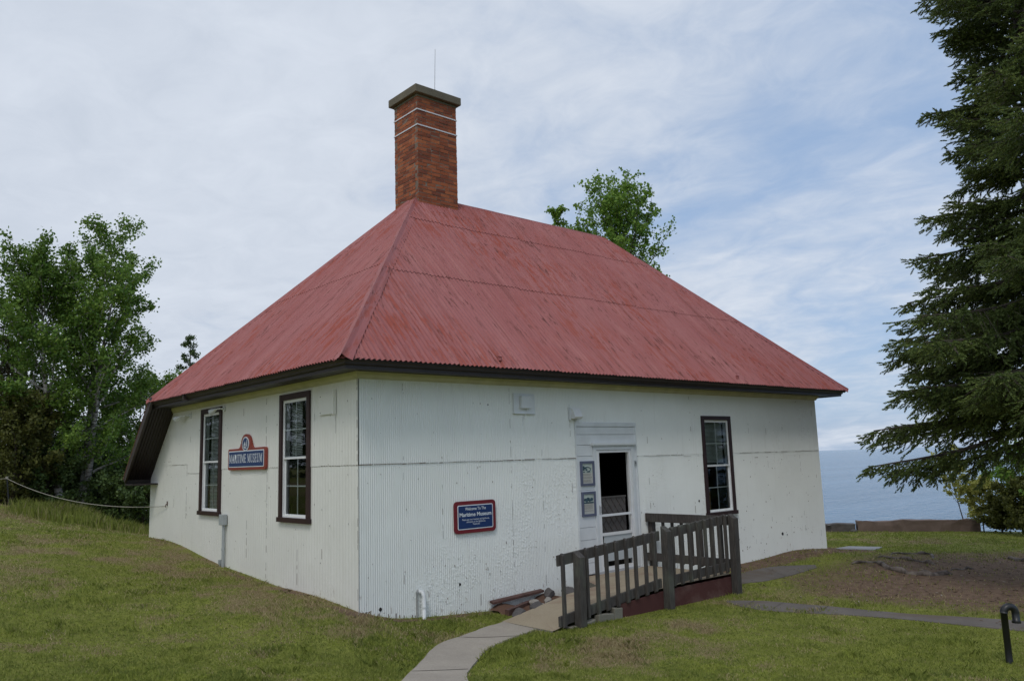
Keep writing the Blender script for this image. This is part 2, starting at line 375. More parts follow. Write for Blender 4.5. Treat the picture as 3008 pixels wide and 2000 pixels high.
def H(x, y):
    x = np.atleast_1d(np.asarray(x, float)); y = np.atleast_1d(np.asarray(y, float)); sh = x.shape
    P = np.stack([np.clip(x, -10, 22).ravel(), np.clip(y, -12, 26).ravel()], -1); out = np.zeros(len(P))
    for i in range(0, len(P), 20000):
        Q = P[i:i+20000]; r2 = ((Q[:, None]-_P[None])**2).sum(-1); out[i:i+20000] = _tps(r2) @ _S[:_n]+_S[_n]+Q @ _S[_n+1:]
    z = out.reshape(sh)
    s = x*SHN[0]+y*SHN[1]-SH0
    z = z-10.5*smooth(.9, 14, s)-3*smooth(14, 40, s)
    return z
def Hs(x, y): return float(H(x, y)[0])

def axis(lo, hi, step, far, g=1.22):
    a = list(np.arange(lo, hi+1e-6, step)); d = step; x = a[-1]
    while x < far: d *= g; x += d; a.append(x)
    d = step; x = a[0]; pre = []
    while x > -far: d *= g; x -= d; pre.append(x)
    return np.array(pre[::-1]+a)
gx = axis(-9, 22.5, .22, 1500); gy = axis(-10, 17, .22, 1500)
GX, GY = np.meshgrid(gx, gy, indexing='ij'); GZ = H(GX, GY)
# pit of soil by the ramp
# wear masks -------------------------------------------------------
def vnoise(x, y, s, seed=0):
    g = np.random.default_rng(seed).random((64, 64)); u = x/s; v = y/s
    i = np.floor(u).astype(int); j = np.floor(v).astype(int); a = u-i; b = v-j; a = a*a*(3-2*a); b = b*b*(3-2*b)
    q = lambda p, r: g[p % 64, r % 64]
    return (q(i, j)*(1-a)+q(i+1, j)*a)*(1-b)+(q(i, j+1)*(1-a)+q(i+1, j+1)*a)*b
def pip(px, py, poly):
    c = np.zeros(px.shape, bool); n = len(poly)
    for i in range(n):
        x0, y0 = poly[i]; x1, y1 = poly[(i+1) % n]; m_ = ((y0 > py) != (y1 > py)) & (px < (x1-x0)*(py-y0)/(y1-y0+1e-12)+x0); c ^= m_
    return c
def wear(x, y):
    """0 = green turf, 1 = bare earth under the spruce and along the wall foot"""
    n = vnoise(x, y, .8, 1)*.5+vnoise(x, y, .27, 2)*.3+vnoise(x, y, 2.2, 3)*.4-.6
    def ell(cx, cy, ax, ay, th):
        c, s = math.cos(th), math.sin(th); dx = x-cx; dy = y-cy; return np.sqrt(((dx*c+dy*s)/ax)**2+((-dx*s+dy*c)/ay)**2)
    Q = [(5.5, -1.95), (7.3, -1.0), (9.3, -.75), (11.9, -.85), (15.8, -2.5), (20, -5), (20, -14), (9, -9.5), (6.5, -5.3), (6.1, -4.2), (5.8, -2.9)]
    inn = pip(x, y, Q); dd = np.full(np.shape(x), 99.)
    for (ax, ay), (bx_, by_) in zip(Q, Q[1:]+Q[:1]):
        L2 = (bx_-ax)**2+(by_-ay)**2; tt = np.clip(((x-ax)*(bx_-ax)+(y-ay)*(by_-ay))/L2, 0, 1); dd = np.minimum(dd, np.hypot(x-ax-tt*(bx_-ax), y-ay-tt*(by_-ay)))
    d1 = smooth(-.5, .75, np.where(inn, dd, -dd)-n*.9)*(.60+.40*smooth(.9, 2.4, np.where(inn, dd, 0)+n))
    d2 = 1-smooth(.6, 1.15, ell(15.5, -7.0, 6.0, 4.2, -.6)+n*.4)
    dw = np.minimum(np.where((y > -.3) & (y < 8.5), np.abs(x+.12), 9), np.where((x > -.3) & (x < 12), np.abs(y+.12), 9))
    d3 = (1-smooth(.0, .20, dw+n*.25))*.75
    d4 = (1-smooth(.2, .7, np.where((x > 5.7) & (x < 12), np.abs(y+.3), 9)+n*.7))*.8
    return np.clip(np.maximum.reduce([d1, d2, d3, d4]), 0, 1)
def dry(x, y):
    """0 = lush, 1 = straw coloured"""
    n = vnoise(x, y, 1.0, 5)*.5+vnoise(x, y, .33, 6)*.55+vnoise(x, y, .13, 16)*.45+vnoise(x, y, 3.1, 7)*.45-.32
    base = .06+.20*smooth(-2.5, 1.5, y-x*.8)
    fx = (1-smooth(.6, 1.8, np.hypot((x-2.0)/1.4, (y+2.9)/.7)))*.55
    fr = (1-smooth(.5, 1.6, np.hypot((x-1.6)/1.3, (y+6.6)/.8)))*.5
    f2 = (1-smooth(.5, 1.5, np.hypot((x+1.0)/1.1, (y+.4)/.6)))*.0
    hill = smooth(4, 9, y)*(1-smooth(0, 1.2, x))*.14
    return np.clip((n-.62)*1.5+base+fx+f2+fr+hill, 0, 1)
nx, ny = GX.shape
idx = np.arange(nx*ny).reshape(nx, ny)
Fg = np.stack([idx[:-1, :-1], idx[1:, :-1], idx[1:, 1:], idx[:-1, 1:]], -1).reshape(-1, 4)
def mat_ground():
    t = NT('lawn_ground')
    a1 = t.n('ShaderNodeAttribute'); a1.attribute_name = 'wear'; a2 = t.n('ShaderNodeAttribute'); a2.attribute_name = 'dry'
    n1 = t.noise(1.6, 8, .65); n2 = t.noise(22, 6, .7)
    green = t.mix(t.ramp(n1, (.35, 0.), (.7, 1.)), (.20, .222, .043), (.285, .31, .06))
    green = t.mix(t.ramp(n2, (.4, 0.), (.75, .7)), green, (.075, .065, .030))
    straw = t.mix(t.ramp(n2, (.35, 0.), (.7, 1.)), (.19, .145, .072), (.31, .25, .135))
    dm = t.ramp(t.math('ADD', a2.outputs['Fac'], t.math('MULTIPLY', t.math('SUBTRACT', n2, .5), .6)), (.32, 0.), (.72, 1.))
    col = t.mix(dm, green, straw)
    earth = t.mix(t.ramp(t.noise(7, 7, .75), (.35, 0.), (.68, 1.)), (.13, .083, .056), (.25, .17, .115))
    earth = t.mix(t.ramp(t.noise(48, 3, .7), (.60, 0.), (.70, .7)), earth, (.30, .23, .17))
    wm = t.ramp(t.math('ADD', a1.outputs['Fac'], t.math('MULTIPLY', t.math('SUBTRACT', t.noise(9, 6, .7), .5), .5)), (.35, 0.), (.65, 1.))
    col = t.mix(wm, col, earth)
    nr = t.bump(t.noise(30, 6, .7), .9, .03)
    return t.fin(col, .95, nr, spec=.15)
M_GROUND = mat_ground()
ground = np_mesh('ground', np.stack([GX.ravel(), GY.ravel(), GZ.ravel()], -1), Fg, M_GROUND, smooth=True,
                 attr={'wear': wear(GX, GY).ravel(), 'dry': dry(GX, GY).ravel()})
tag(ground, kind='structure')

# lake
def mat_lake():
    t = NT('lake_water')
    h1 = t.noise(.55, 6, .6, .3, (.5, 1.5, 1), rot=(0, 0, -.75)); h2 = t.noise(.09, 5, .6, 0, (.4, 1.6, 1), rot=(0, 0, -.75))
    nr = t.bump(h1, 1.0, .75); nr = t.bump(h2, .7, 1.6, nr)
    col = t.mix(t.ramp(t.noise(.012, 6, .6, .5, (.3, 2.2, 1), rot=(0, 0, -.75)), (.35, 0.), (.65, 1.)), (.06, .15, .25), (.10, .21, .33))
    t.fin(col, .13, nr); t.b.inputs['IOR'].default_value = 1.24; return t.m
lk = MB(); R0 = 26000.0
lk.add([(-R0, -R0, -7), (R0, -R0, -7), (R0, R0, -7), (-R0, R0, -7)], [(0, 1, 2, 3)])
tag(lk.build('lake', mat_lake()), kind='structure')

# ------------------------------------------------------------------ building
BW, AW, ZT, ZS = 11.4045, 8.09, 2.853, 1.752
O = .512; ZE = 3.022; YR = 3.097; ZR = 6.704; XA = 3.084; XR = 8.191; XE = 11.92; YE = 6.77; YB = 8.16
SL = (ZR-ZE)/(YR+O)
fA = lambda u, v, w: (-w, u, v)       # wall facing left: u = y, w outward
fB = lambda u, v, w: (u, -w, v)       # wall facing right-front: u = x, w outward
museum = thing('museum_building', 'white corrugated metal building with red hipped roof and brick chimney', 'building')

WIN_A = [(1.27, 2.21, 1.03, 2.80), (4.43, 5.36, 1.04, 2.80)]        # clear casing boxes (u0,u1,v0,v1)
WIN_B = [(7.18, 8.10, .67, 2.45)]
DOOR = (4.36, 5.16, -.04, 1.90)
def wall_sheet(name, fr, u0, u1, zb, top, opens, pitch, amp, segs, mat, seams, parent, laps=()):
    m = MB(); du = pitch/segs; n = int(round((u1-u0)/du)); lr = random.Random(3)
    def w(u): return amp*math.cos(2*PI*(u-u0)/pitch)
    for i in range(n):
        a = u0+i*du; b = a+du; c = (a+b)/2
        brk = [zb]; zs = seams(c); iv = []
        segs_ = [(zb, zs, 0.0), (zs, top(c), .005)]
        for z0, z1, off in segs_:
            parts = [(z0, z1)]
            for (o0, o1, v0, v1) in opens:
                if o0 < c < o1:
                    np_ = []
                    for p, q in parts:
                        if v0 > p: np_.append((p, min(q, v0)))
                        if v1 < q: np_.append((max(p, v1), q))
                    parts = [(p, q) for p, q in np_ if q-p > 1e-4]
            for p, q in parts:
                q0 = q if q < z1-1e-6 else (z1 if off == 0 else top(a)); q1 = q if q < z1-1e-6 else (z1 if off == 0 else top(b))
                m.add([fr(a, p, w(a)+off), fr(b, p, w(b)+off), fr(b, q1, w(b)+off), fr(a, q0, w(a)+off)], [(0, 1, 2, 3)])
    return m.build(name, mat, parent)
topA = lambda u: ZT+.06 if u < 6.93 else ZT+.06-(u-6.93)*1.035
openA = [(a+.05, b-.05, c+.05, d-.03) for a, b, c, d in WIN_A]
openB = [(a+.05, b-.05, c+.05, d-.05) for a, b, c, d in WIN_B]+[(3.90, 5.26, -.06, 2.28)]
def seamA(u):
    return 1.752 if u < 5.3 else (1.70 if u < 6.05 else 1.86)
wallA = wall_sheet('wall', fA, 0.0, AW, -.35, topA, openA, .0762, .0022, 5, M_WALLA, seamA, museum)
tag(wallA, 'nearly smooth white metal side wall with two windows')
wallB = wall_sheet('wall', fB, 0.0, BW, -.75, lambda u: ZT+.06, openB, .0318, .0060, 6, M_WALLB, lambda u: ZS+.004*math.sin(u*5), museum)
tag(wallB, 'finely corrugated white metal front wall with door and window')
# rear and far walls plus the dark inside lining
m = MB()
m.add([(0, AW, -.4), (BW, AW, -.4), (BW, AW, 1.7), (0, AW, 1.7)], [(1, 0, 3, 2)])
m.build('wall', M_WALLA, museum)
m = MB(); m.add([(BW, 0, -.75), (BW, AW, -.75), (BW, AW, 1.7), (BW, 6.93, ZT+.06), (BW, 0, ZT+.06)], [(0, 1, 2, 3, 4)]); m.build('wall', M_WALLA, museum)
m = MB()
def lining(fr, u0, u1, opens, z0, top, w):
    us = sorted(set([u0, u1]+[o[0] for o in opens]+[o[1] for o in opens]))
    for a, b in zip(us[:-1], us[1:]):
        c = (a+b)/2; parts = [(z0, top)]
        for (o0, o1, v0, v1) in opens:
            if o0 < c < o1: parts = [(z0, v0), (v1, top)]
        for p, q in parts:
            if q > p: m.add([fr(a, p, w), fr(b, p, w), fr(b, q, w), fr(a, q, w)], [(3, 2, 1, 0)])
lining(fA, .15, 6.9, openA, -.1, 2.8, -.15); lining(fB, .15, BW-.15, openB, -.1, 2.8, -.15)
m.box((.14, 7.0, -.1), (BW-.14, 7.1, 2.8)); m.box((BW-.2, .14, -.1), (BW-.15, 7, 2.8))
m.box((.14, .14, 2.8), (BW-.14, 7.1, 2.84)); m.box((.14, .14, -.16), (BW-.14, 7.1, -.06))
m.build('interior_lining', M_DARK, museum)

# corrugated roof planes
def roof_plane(name, P0, U, S, u0, u1, smin, smax, pitch, amp, joints, parent, lapw=.62):
    """P0 origin; U along eave, S unit vector up the slope; smax(u)/smin(u) in metres along S"""
    P0 = np.array(P0, float); U = np.array(U, float); S = np.array(S, float); Nn = np.cross(U, S); Nn = Nn if Nn[2] > 0 else -Nn
    du = pitch/8; n = int((u1-u0)/du); us = np.linspace(u0, u1, n+1); mb = MB(); mb.uv = []
    jr = random.Random(int(P0[0]*10)+5)
    lap = {}
    def jz(k, j, u):
        key = (k, int(u/lapw))
        if key not in lap: lap[key] = jr.uniform(-.012, .012)
        return j+lap[key]
    rows = [None]+list(joints)+[None]
    for r in range(len(rows)-1):
        off = .009*r
        base = len(mb.v)
        for i, u in enumerate(us):
            lo = smin(u) if rows[r] is None else jz(r, rows[r], u)
            hi = smax(u) if rows[r+1] is None else jz(r+1, rows[r+1], u)+.03
            lo = max(lo, smin(u)); hi = min(hi, smax(u)); hi = max(hi, lo)
            k = int(u/lapw); tilt = .010*((u/lapw)-k)
            for q in range(4):
                s = lo+(hi-lo)*q/3
                wv = .004*math.sin(s*1.7+k*1.3)*math.sin(u*.9+2)
                p = P0+U*u+S*s+Nn*(amp*math.cos(2*PI*u/pitch)+off+tilt+wv)
                mb.v.append(tuple(p)); mb.uv.append((u, s))
        for i in range(n):
            for q in range(3):
                a = base+i*4+q; b = base+(i+1)*4+q
                if (np.array(mb.v[a])-np.array(mb.v[a+1])) @ (np.array(mb.v[a])-np.array(mb.v[a+1])) < 1e-8 and (np.array(mb.v[b])-np.array(mb.v[b+1])) @ (np.array(mb.v[b])-np.array(mb.v[b+1])) < 1e-8: continue
                mb.f.append((a, b, b+1, a+1)); mb.mi.append(0)
    return mb.build(name, M_ROOF, parent, smooth=True)
roof = empty('roof', parent=museum)
lenB = math.hypot(YR+O, ZR-ZE); SB = np.array([0, YR+O, ZR-ZE])/lenB
lim = lambda t: max(0.0, min(1.0, t))
roof_plane('roof_slope', (0, -O, ZE), (1, 0, 0), SB, -O, XE, lambda u: 0.0,
           lambda u: lenB*lim(min((u+O)/(XA+O), (XE-u)/(XE-XR), 1)), .0762, .0115, (2.25, 4.15), roof)
lenA = math.hypot(XA+O, ZR-ZE); SA = np.array([XA+O, 0, ZR-ZE])/lenA
roof_plane('roof_slope', (-O, 0, ZE), (0, 1, 0), SA, -O, YE, lambda u: 0.0,
           lambda u: lenA*lim(min((u+O)/(YR+O), (YE-u)/(YE-YR), 1)), .0762, .0115, (2.45,), roof)
SLC = (ZR-ZE)/(YE-YR); lenC = math.hypot(YE-YR, ZR-ZE); SCv = np.array([0, -(YE-YR), ZR-ZE])/lenC; ext = (YB-YE)*lenC/(YE-YR)
PC = np.array([0, YE, ZE])-SCv*ext
roof_plane('roof_slope', PC, (1, 0, 0), SCv, -O, XE, lambda u: 0.0,
           lambda u: ext+lenC*lim(min((u+O)/(XA+O), (XE-u)/(XE-XR), 1)), .0762, .0115, (2.3, 4.4), roof)
lenD = math.hypot(XE-XR, ZR-ZE); SD = np.array([-(XE-XR), 0, ZR-ZE])/lenD
roof_plane('roof_slope', (XE, 0, ZE), (0, 1, 0), SD, -O, YE, lambda u: 0.0,
           lambda u: lenD*lim(min((u+O)/(YR+O), (YE-u)/(YE-YR), 1)), .0762, .0115, (2.45,), roof)
# hip and ridge caps: bent metal strips
def cap(p, q, n1, n2, wdt=.115, lift=.018):
    p = np.array(p, float); q = np.array(q, float); d = (q-p)/np.linalg.norm(q-p)
    mb = MB(); mb.uv = []; K = 24; sects = []
    n1 = np.array(n1)/np.linalg.norm(n1); n2 = np.array(n2)/np.linalg.norm(n2); nm = (n1+n2)/np.linalg.norm(n1+n2)
    s1 = np.cross(d, n1); s2 = np.cross(d, n2)
    if s1 @ (n1-(n1@nm)*nm) < 0: s1 = -s1
    if s2 @ (n2-(n2@nm)*nm) < 0: s2 = -s2
    rr = random.Random(2)
    for i in range(K+1):
        c = p+(q-p)*i/K+nm*(lift+rr.uniform(-.003, .003)+.012); j = rr.uniform(-.006, .006)
        prof = [c-nm*.012+s1*(wdt+j)-n1*.012, c-nm*.010+s1*(wdt+j), c+s1*.05-nm*.006, c+nm*.022, c+s2*.05-nm*.006, c-nm*.010+s2*(wdt+j), c-nm*.012+s2*(wdt+j)-n2*.012]
        for k, x in enumerate(prof): mb.v.append(tuple(x)); mb.uv.append((k*.04, i/K*np.linalg.norm(q-p)))
    for i in range(K):
        for k in range(6):
            a = i*7+k; mb.f.append((a, a+1, a+8, a+7)); mb.mi.append(0)
    return mb.build('ridge_cap', M_ROOF, roof, smooth=False)
nB = (0, -SL, 1); nA = (-(ZR-ZE)/(XA+O), 0, 1); nC = (0, SLC, 1); nD = ((ZR-ZE)/(XE-XR), 0, 1)
apex = (XA, YR, ZR); apex2 = (XR, YR, ZR)
cap((-O, -O, ZE), apex, nB, nA, .13); cap((XE, -O, ZE), apex2, nB, nD)
cap((-O, YE, ZE), apex, nA, nC, .10); cap((XE, YE, ZE), apex2, nC, nD, .10); cap(apex, apex2, nB, nC, .12)
# little capped roof stubs near the front eave
for (x, s) in ((2.03, .16), (7.85, .14)):
    b = np.array([x, -O, ZE])+SB*s
    mb = MB(); mb.tube([b, b+np.array([0, 0, .05]), b+np.array([0, -.01, .07])], [.03, .028, .034], 8); mb.uv = [(0, 0)]*len(mb.v); mb.build('roof_stub', M_ROOF, roof)

# cornice swept round the eaves (A side, B side, far side)
def sweep(prof, mats, name, y_end, parent, mi=None):
    mb = MB(); n = len(prof)
    path = [lambda d: (-d, y_end), lambda d: (-d, -d), lambda d: (BW+d, -d), lambda d: (BW+d, y_end)]
    for pf in path:
        for d, z in prof: x, y = pf(d); mb.v.append((x, y, z))
    for i in range(3):
        for k in range(n-1):
            mb.f.append((i*n+k, i*n+k+1, (i+1)*n+k+1, (i+1)*n+k)); mb.mi.append(mi[k] if mi else 0)
    mb.f.append(tuple(range(n))); mb.mi.append(0); mb.f.append(tuple(range(3*n, 4*n))); mb.mi.append(0)
    return mb.build(name, mats, parent)
sweep([(0.05, 2.925), (.385, 2.925), (.385, 2.905), (.415, 2.905), (.415, 2.950), (.428, 2.950), (.440, 2.966), (.440, 2.978), (.462, 2.990), (.478, 3.006), (.478, 3.020), (.488, 3.020), (.488, 3.034), (.40, 3.07)],
      [M_BROWN, M_BROWN2], 'cornice', YE+.02, museum, [0, 0, 0, 0, 1, 0, 0, 1, 0, 0, 1, 0, 0])
sweep([(.004, 2.838), (.028, 2.838), (.030, 2.855), (.060, 2.885), (.075, 2.9245), (.004, 2.9245)], M_CREAM, 'frieze_moulding', 6.90, museum)
# gutter joint on the A side
mb = MB(); mb.box((-.500, 4.90, 2.93), (-.40, 4.935, 3.022)); mb.build('cornice_joint', M_BROWN2, museum)
# rake: underside and barge board of the rear slope where it runs down past the side wall
def rake(x0, x1, sgn):
    p0 = np.array([0, YE-.10, ZE+.10*SLC]); p1 = np.array([0, YB-.02, ZE-(YB-.02-YE)*SLC]); dn = np.array([0, SLC, 1.0]); dn /= np.linalg.norm(dn)
    mb = MB()
    a0, a1 = p0-dn*.035, p1-dn*.035
    X = lambda p, x: (x, p[1], p[2])
    # board underside with battens
    mb.add([X(a0, x0), X(a1, x0), X(a1, x1), X(a0, x1), X(a0-dn*.03, x0), X(a1-dn*.03, x0), X(a1-dn*.03, x1), X(a0-dn*.03, x1)],
           [(0, 1, 2, 3), (7, 6, 5, 4), (0, 4, 5, 1), (1, 5, 6, 2), (2, 6, 7, 3), (3, 7, 4, 0)])
    nb = 9
    for k in range(nb):
        x = x0+(x1-x0)*(k+.5)/nb; b0, b1 = a0-dn*.03, a1-dn*.03
        mb.add([X(b0, x-.009), X(b1, x-.009), X(b1-dn*.010, x), X(b0-dn*.010, x), X(b1, x+.009), X(b0, x+.009)], [(0, 1, 2, 3), (3, 2, 4, 5)])
    mb.build('rake_soffit', M_BROWN, museum)
    mb = MB(); xe = x0 if sgn < 0 else x1
    lo, hi = xe-.018, xe+.018
    vs = [X(q, x) for x in (lo, hi) for q in (p0-dn*.012, p1-dn*.012, p1-dn*.14, p0-dn*.14)]
    mb.add(vs, [(0, 1, 2, 3), (7, 6, 5, 4), (0, 4, 5, 1), (1, 5, 6, 2), (2, 6, 7, 3), (3, 7, 4, 0)])
    mb.build('barge_board', M_BROWN2, museum)
rake(-.488, -.006, -1); rake(BW+.006, BW+.488, 1)
mb = MB(); zb = ZE-(YB-YE)*SLC
mb.box((-.47, AW+.004, zb-.13), (BW+.47, YB-.01, zb-.02)); mb.box((-.47, AW-.45, zb-.13), (-.006, AW+.002, zb-.10)); mb.build('rear_eave_board', M_BROWN, museum)

# ---- seams, nails and holes of the sheets
def seam_h(mb, fr, u0, u1, z, w, seed, dens=.8, th=.006):
    r = random.Random(seed); u = u0
    while u < u1:
        L = r.uniform(.03, .22)
        if r.random() < dens:
            a = r.uniform(.5, 1.2)*th; b = min(u+L, u1); dz = r.uniform(-.003, .003)
            mb.box((u, z-a/2+dz, w), (b, z+a/2+dz, w+.0025), r.choice((0, 0, 1)), fr)
        u += L+r.uniform(0, .02)
def seam_v(mb, fr, u, z0, z1, w, seed, dens=.6, th=.004):
    r = random.Random(seed); z = z0
    while z < z1:
        L = r.uniform(.02, .16)
        if r.random() < dens:
            a = r.uniform(.5, 1.2)*th; mb.box((u-a/2, z, w), (u+a/2, min(z+L, z1), w+.0025), r.choice((0, 1, 1)), fr)
        z += L+r.uniform(.0, .06)
mb = MB()
for (a, b, z, k) in ((0, 1.24, 1.752, 1), (2.28, 2.55, 1.76, 2), (4.15, 4.40, 1.76, 3), (5.40, 6.05, 1.70, 4), (6.05, 6.85, 1.86, 5), (6.9, 7.3, 1.93, 6)): seam_h(mb, fA, a, b, z, .0035, k, .95)
for u, z0, z1, k, d in ((2.66, .15, 1.7, 7, .7), (2.70, 1.75, 2.8, 8, .55), (3.55, 2.2, 2.8, 9, .5), (6.05, .9, 1.86, 10, .9), (.95, .2, 1.7, 11, .25), (1.15, 1.9, 2.5, 12, .2), (3.38, .3, 1.7, 13, .3), (.57, 2.1, 2.45, 14, .6), (1.66, .15, 1.0, 15, .25), (4.7, .3, 1.0, 16, .25), (5.9, 2.0, 2.8, 17, .2), (6.7, .6, 1.8, 18, .25)):
    seam_v(mb, fA, u, z0, z1, .0075 if z0 > 1.7 else .0035, k, d)
seam_v(mb, fA, .02, 1.8, 2.84, .008, 50, .8); seam_v(mb, fA, .02, .05, 1.7, .004, 51, .5)
r = random.Random(4)
for i in range(110):
    u = r.uniform(.1, 7.8); z = r.uniform(.35, 2.7)
    if any(a-.05 < u < b+.05 and c-.05 < z < d+.05 for a, b, c, d in WIN_A) or 2.55 < u < 4.1 and 1.68 < z < 2.3 or z > topA(u)-.1: continue
    s = r.uniform(.004, .009); mb.box((u-s/2, z-s*r.uniform(.5, 2.5), .0075), (u+s/2, z+s/2, .0095), r.choice((0, 1, 1)), fA)
merge_into(wallA, mb.build('s', [M_SEAM, M_SEAMG]), [M_SEAM, M_SEAMG])
mb = MB()
seam_h(mb, fB, 0, 3.88, ZS, .009, 20, .93, .009); seam_h(mb, fB, 5.3, 6.6, ZS, .009, 21, .85); seam_h(mb, fB, 6.6, 7.15, ZS-.03, .009, 22, .5); seam_h(mb, fB, 8.15, 11.38, ZS, .009, 23, .75)
for k in range(9): seam_h(mb, fB, 6.6+k*.52+r.uniform(0, .2), 6.75+k*.52+r.uniform(.0, .2), ZS-.1, .0045, 30+k, .8) if not 6.9 < 6.6+k*.52 < 8.2 else None
xl = [.62*k+.66 for k in range(18)]
for k, x in enumerate(xl):
    if 3.85 < x < 5.3: continue
    inw = 7.1 < x < 8.15
    d = .75 if k in (3,) else .22
    seam_v(mb, fB, x, -.2, .6 if inw else 1.7, .0042, 60+k, d)
    if not inw: seam_v(mb, fB, x, 1.8, 2.8, .0092, 90+k, d*.8)
for i in range(260):
    u = r.uniform(.05, 11.2); z = r.uniform(-.22, 2.7) if r.random() < .6 else r.uniform(-.25, .5)
    if 3.85 < u < 5.3 or 7.1 < u < 8.2 or 1.4 < u < 2.2 and .75 < z < 1.25: continue
    u = round(u/.0318)*.0318; s = r.uniform(.004, .008); mb.box((u-s/2, z-s*r.uniform(.5, 4), .004), (u+s/2, z+s/2, .0105), r.choice((0, 1)), fB)
merge_into(wallB, mb.build('s', [M_SEAM, M_SEAMG]), [M_SEAM, M_SEAMG])
mb = MB()   # dark discs standing for round holes; the shade inside is in the colour
for fr, u, z, s in ((fB, 1.545, .12, .018), (fB, .30, -.03, .022), (fB, 6.98, .92, .02), (fB, 8.14, .14, .02), (fB, 9.68, .12, .03), (fB, 2.12, 2.55, .010), (fB, 9.85, .09, .01), (fA, 3.42, 2.19, .016)):
    mb.prism([(u+s*math.cos(t*PI/5), z+s*1.1*math.sin(t*PI/5)) for t in range(10)], -.004, .0065 if fr is fB else .009, fr)
merge_into(wallB, mb.build('s', M_DARK), [M_DARK])
# rotted lower fringe of wall B
mb = MB()
for i in range(60):
    x = .1+i*.0318*1.9+r.uniform(-.01, .01)
    if x > 2.0: break
    if r.random() < .5: continue
    z = -.02-.25*min(1, x/1.2); hh = r.uniform(.01, .06); mb.box((x, z-.12, .004), (x+r.uniform(.004, .012), z+hh*.35, .0065), 0, fB)
merge_into(wallB, mb.build('s', M_SEAM), [M_SEAM])

# ------------------------------------------------------------------ windows
def window(fr, box, blind_to, name='window', seed=0, recess=.05):
    a, b, c, d = box
    e = empty(name, (0, 0, 0), museum)
    cw = .085 if fr is fA else .075
    mb = MB()      # outer casing
    mb.box((a, c, -.10), (a+cw, d, .035), 0, fr); mb.box((b-cw, c, -.10), (b, d, .035), 0, fr)
    mb.box((a+cw, d-cw, -.10), (b-cw, d, .033), 0, fr)
    mb.box((a-.02, c-.045, -.12), (b+.02, c+.02, .055), 0, fr)
    mb.build('casing', M_MAROON, e)
    ia, ib, ic, id_ = a+cw, b-cw, c+.02, d-cw
    mb = MB(); f = .017  # vinyl frame
    for q in ((ia, ic, ia+f, id_), (ib-f, ic, ib, id_), (ia+f, id_-f, ib-f, id_), (ia+f, ic, ib-f, ic+f)):
        mb.box((q[0], q[1], -.09), (q[2], q[3], .008), 0, fr)
    mb.build('frame', M_VINYL, e)
    mid = (ic+id_)/2+.005
    ia += f; ib -= f; ic += f; id_ -= f
    for nm, z0, z1, w in (('sash', mid-.02, id_, .002), ('sash', ic, mid+.02, -.024)):
        mb = MB(); s = .019
        mb.box((ia, z0, w-.025), (ia+s, z1, w), 0, fr); mb.box((ib-s, z0, w-.025), (ib, z1, w), 0, fr)
        mb.box((ia+s, z1-s-.005, w-.025), (ib-s, z1, w), 0, fr); mb.box((ia+s, z0, w-.025), (ib-s, z0+s+.008, w), 0, fr)
        cx = (ia+ib)/2; cz = (z0+z1)/2
        mb.box((cx-.009, z0+s, w-.020), (cx+.009, z1-s, w-.010), 0, fr)
        mb.box((ia+s, cz-.009, w-.0195), (cx-.009, cz+.009, w-.0105), 0, fr); mb.box((cx+.009, cz-.009, w-.0195), (ib-s, cz+.009, w-.0105), 0, fr)
        mb.build(nm, M_VINYL, e)
        mb = MB(); mb.add([fr(ia+s, z0+s, w-.008), fr(ib-s, z0+s, w-.008), fr(ib-s, z1-s, w-.008), fr(ia+s, z1-s, w-.008)], [(0, 1, 2, 3) if fr is fB else (3, 2, 1, 0)])
        mb.build('pane', M_GLASS, e)
    if blind_to:
        mb = MB(); z = id_-.01; b0, b1, bz = blind_to
        while z > bz:
            u0 = ia+.02+(ib-ia)*b0; u1 = ia-.02+(ib-ia)*b1
            mb.add([fr(u0, z, -.125), fr(u1, z, -.125), fr(u1, z-.017, -.108), fr(u0, z-.017, -.108)], [(0, 1, 2, 3)]); z -= .024
        mb.build('blind', M_BLIND, e)
    return e
w1 = window(fA, WIN_A[0], (.50, 1, 1.93)); w2 = window(fA, WIN_A[1], (.50, 1, 1.1)); w3 = window(fB, WIN_B[0], (0, 1, 1.58))
tag(w1, 'side wall window nearest the corner'); tag(w2, 'side wall window farther from the corner'); tag(w3, 'front wall window beyond the ramp')
for a_, b_ in (((.35, 1.35, 2.28), (.70, 1.95, 2.34)), ((.3, 4.6, 1.0), (.6, 5.2, 1.35)), ((7.3, .4, .65), (7.9, .7, 1.1))):
    mb = MB(); mb.box(a_, b_); mb.build('shelf', M_CARD, museum)

# ------------------------------------------------------------------ doorway
door = empty('doorway', (0, 0, 0), museum)
mb = MB()   # boarded surround: panels with grooves
S0, S1, ST = 3.86, 5.31, 2.31
mb.box((S0, 2.245, -.02), (S1, ST, .030), 0, fB)              # head board
mb.box((S0+.02, 2.12, -.02), (S1-.02, 2.238, .018), 0, fB)
mb.box((S0+.02, 1.955, -.02), (S1-.02, 2.114, .016), 0, fB)
mb.box((S0+.02, 1.78, -.02), (4.24, 1.948, .016), 0, fB)
zz = 1.774
for hgt in (.53, .38, .19, .19, .17, .18, .17):
    mb.box((S0+.02, zz-hgt+.006, -.02), (4.24, zz, .016), 0, fB); zz -= hgt
mb.box((S0, -.05, -.03), (S0+.02, 2.24, .026), 0, fB); mb.box((S1-.02, -.05, -.03), (S1, 2.24, .026), 0, fB)
mb.box((5.22, -.05, -.02), (S1-.021, 1.948, .014), 0, fB)
mb.build('surround', M_TRIMW, door)
mb = MB(); mb.box((S0+.005, -.05, -.10), (4.25, 2.30, -.021), 0, fB); mb.box((5.21, -.05, -.10), (S1-.005, 2.30, -.021), 0, fB); mb.box((4.251, 1.95, -.10), (5.209, 2.30, -.021), 0, fB); mb.build('backing', M_TRIMW, door)
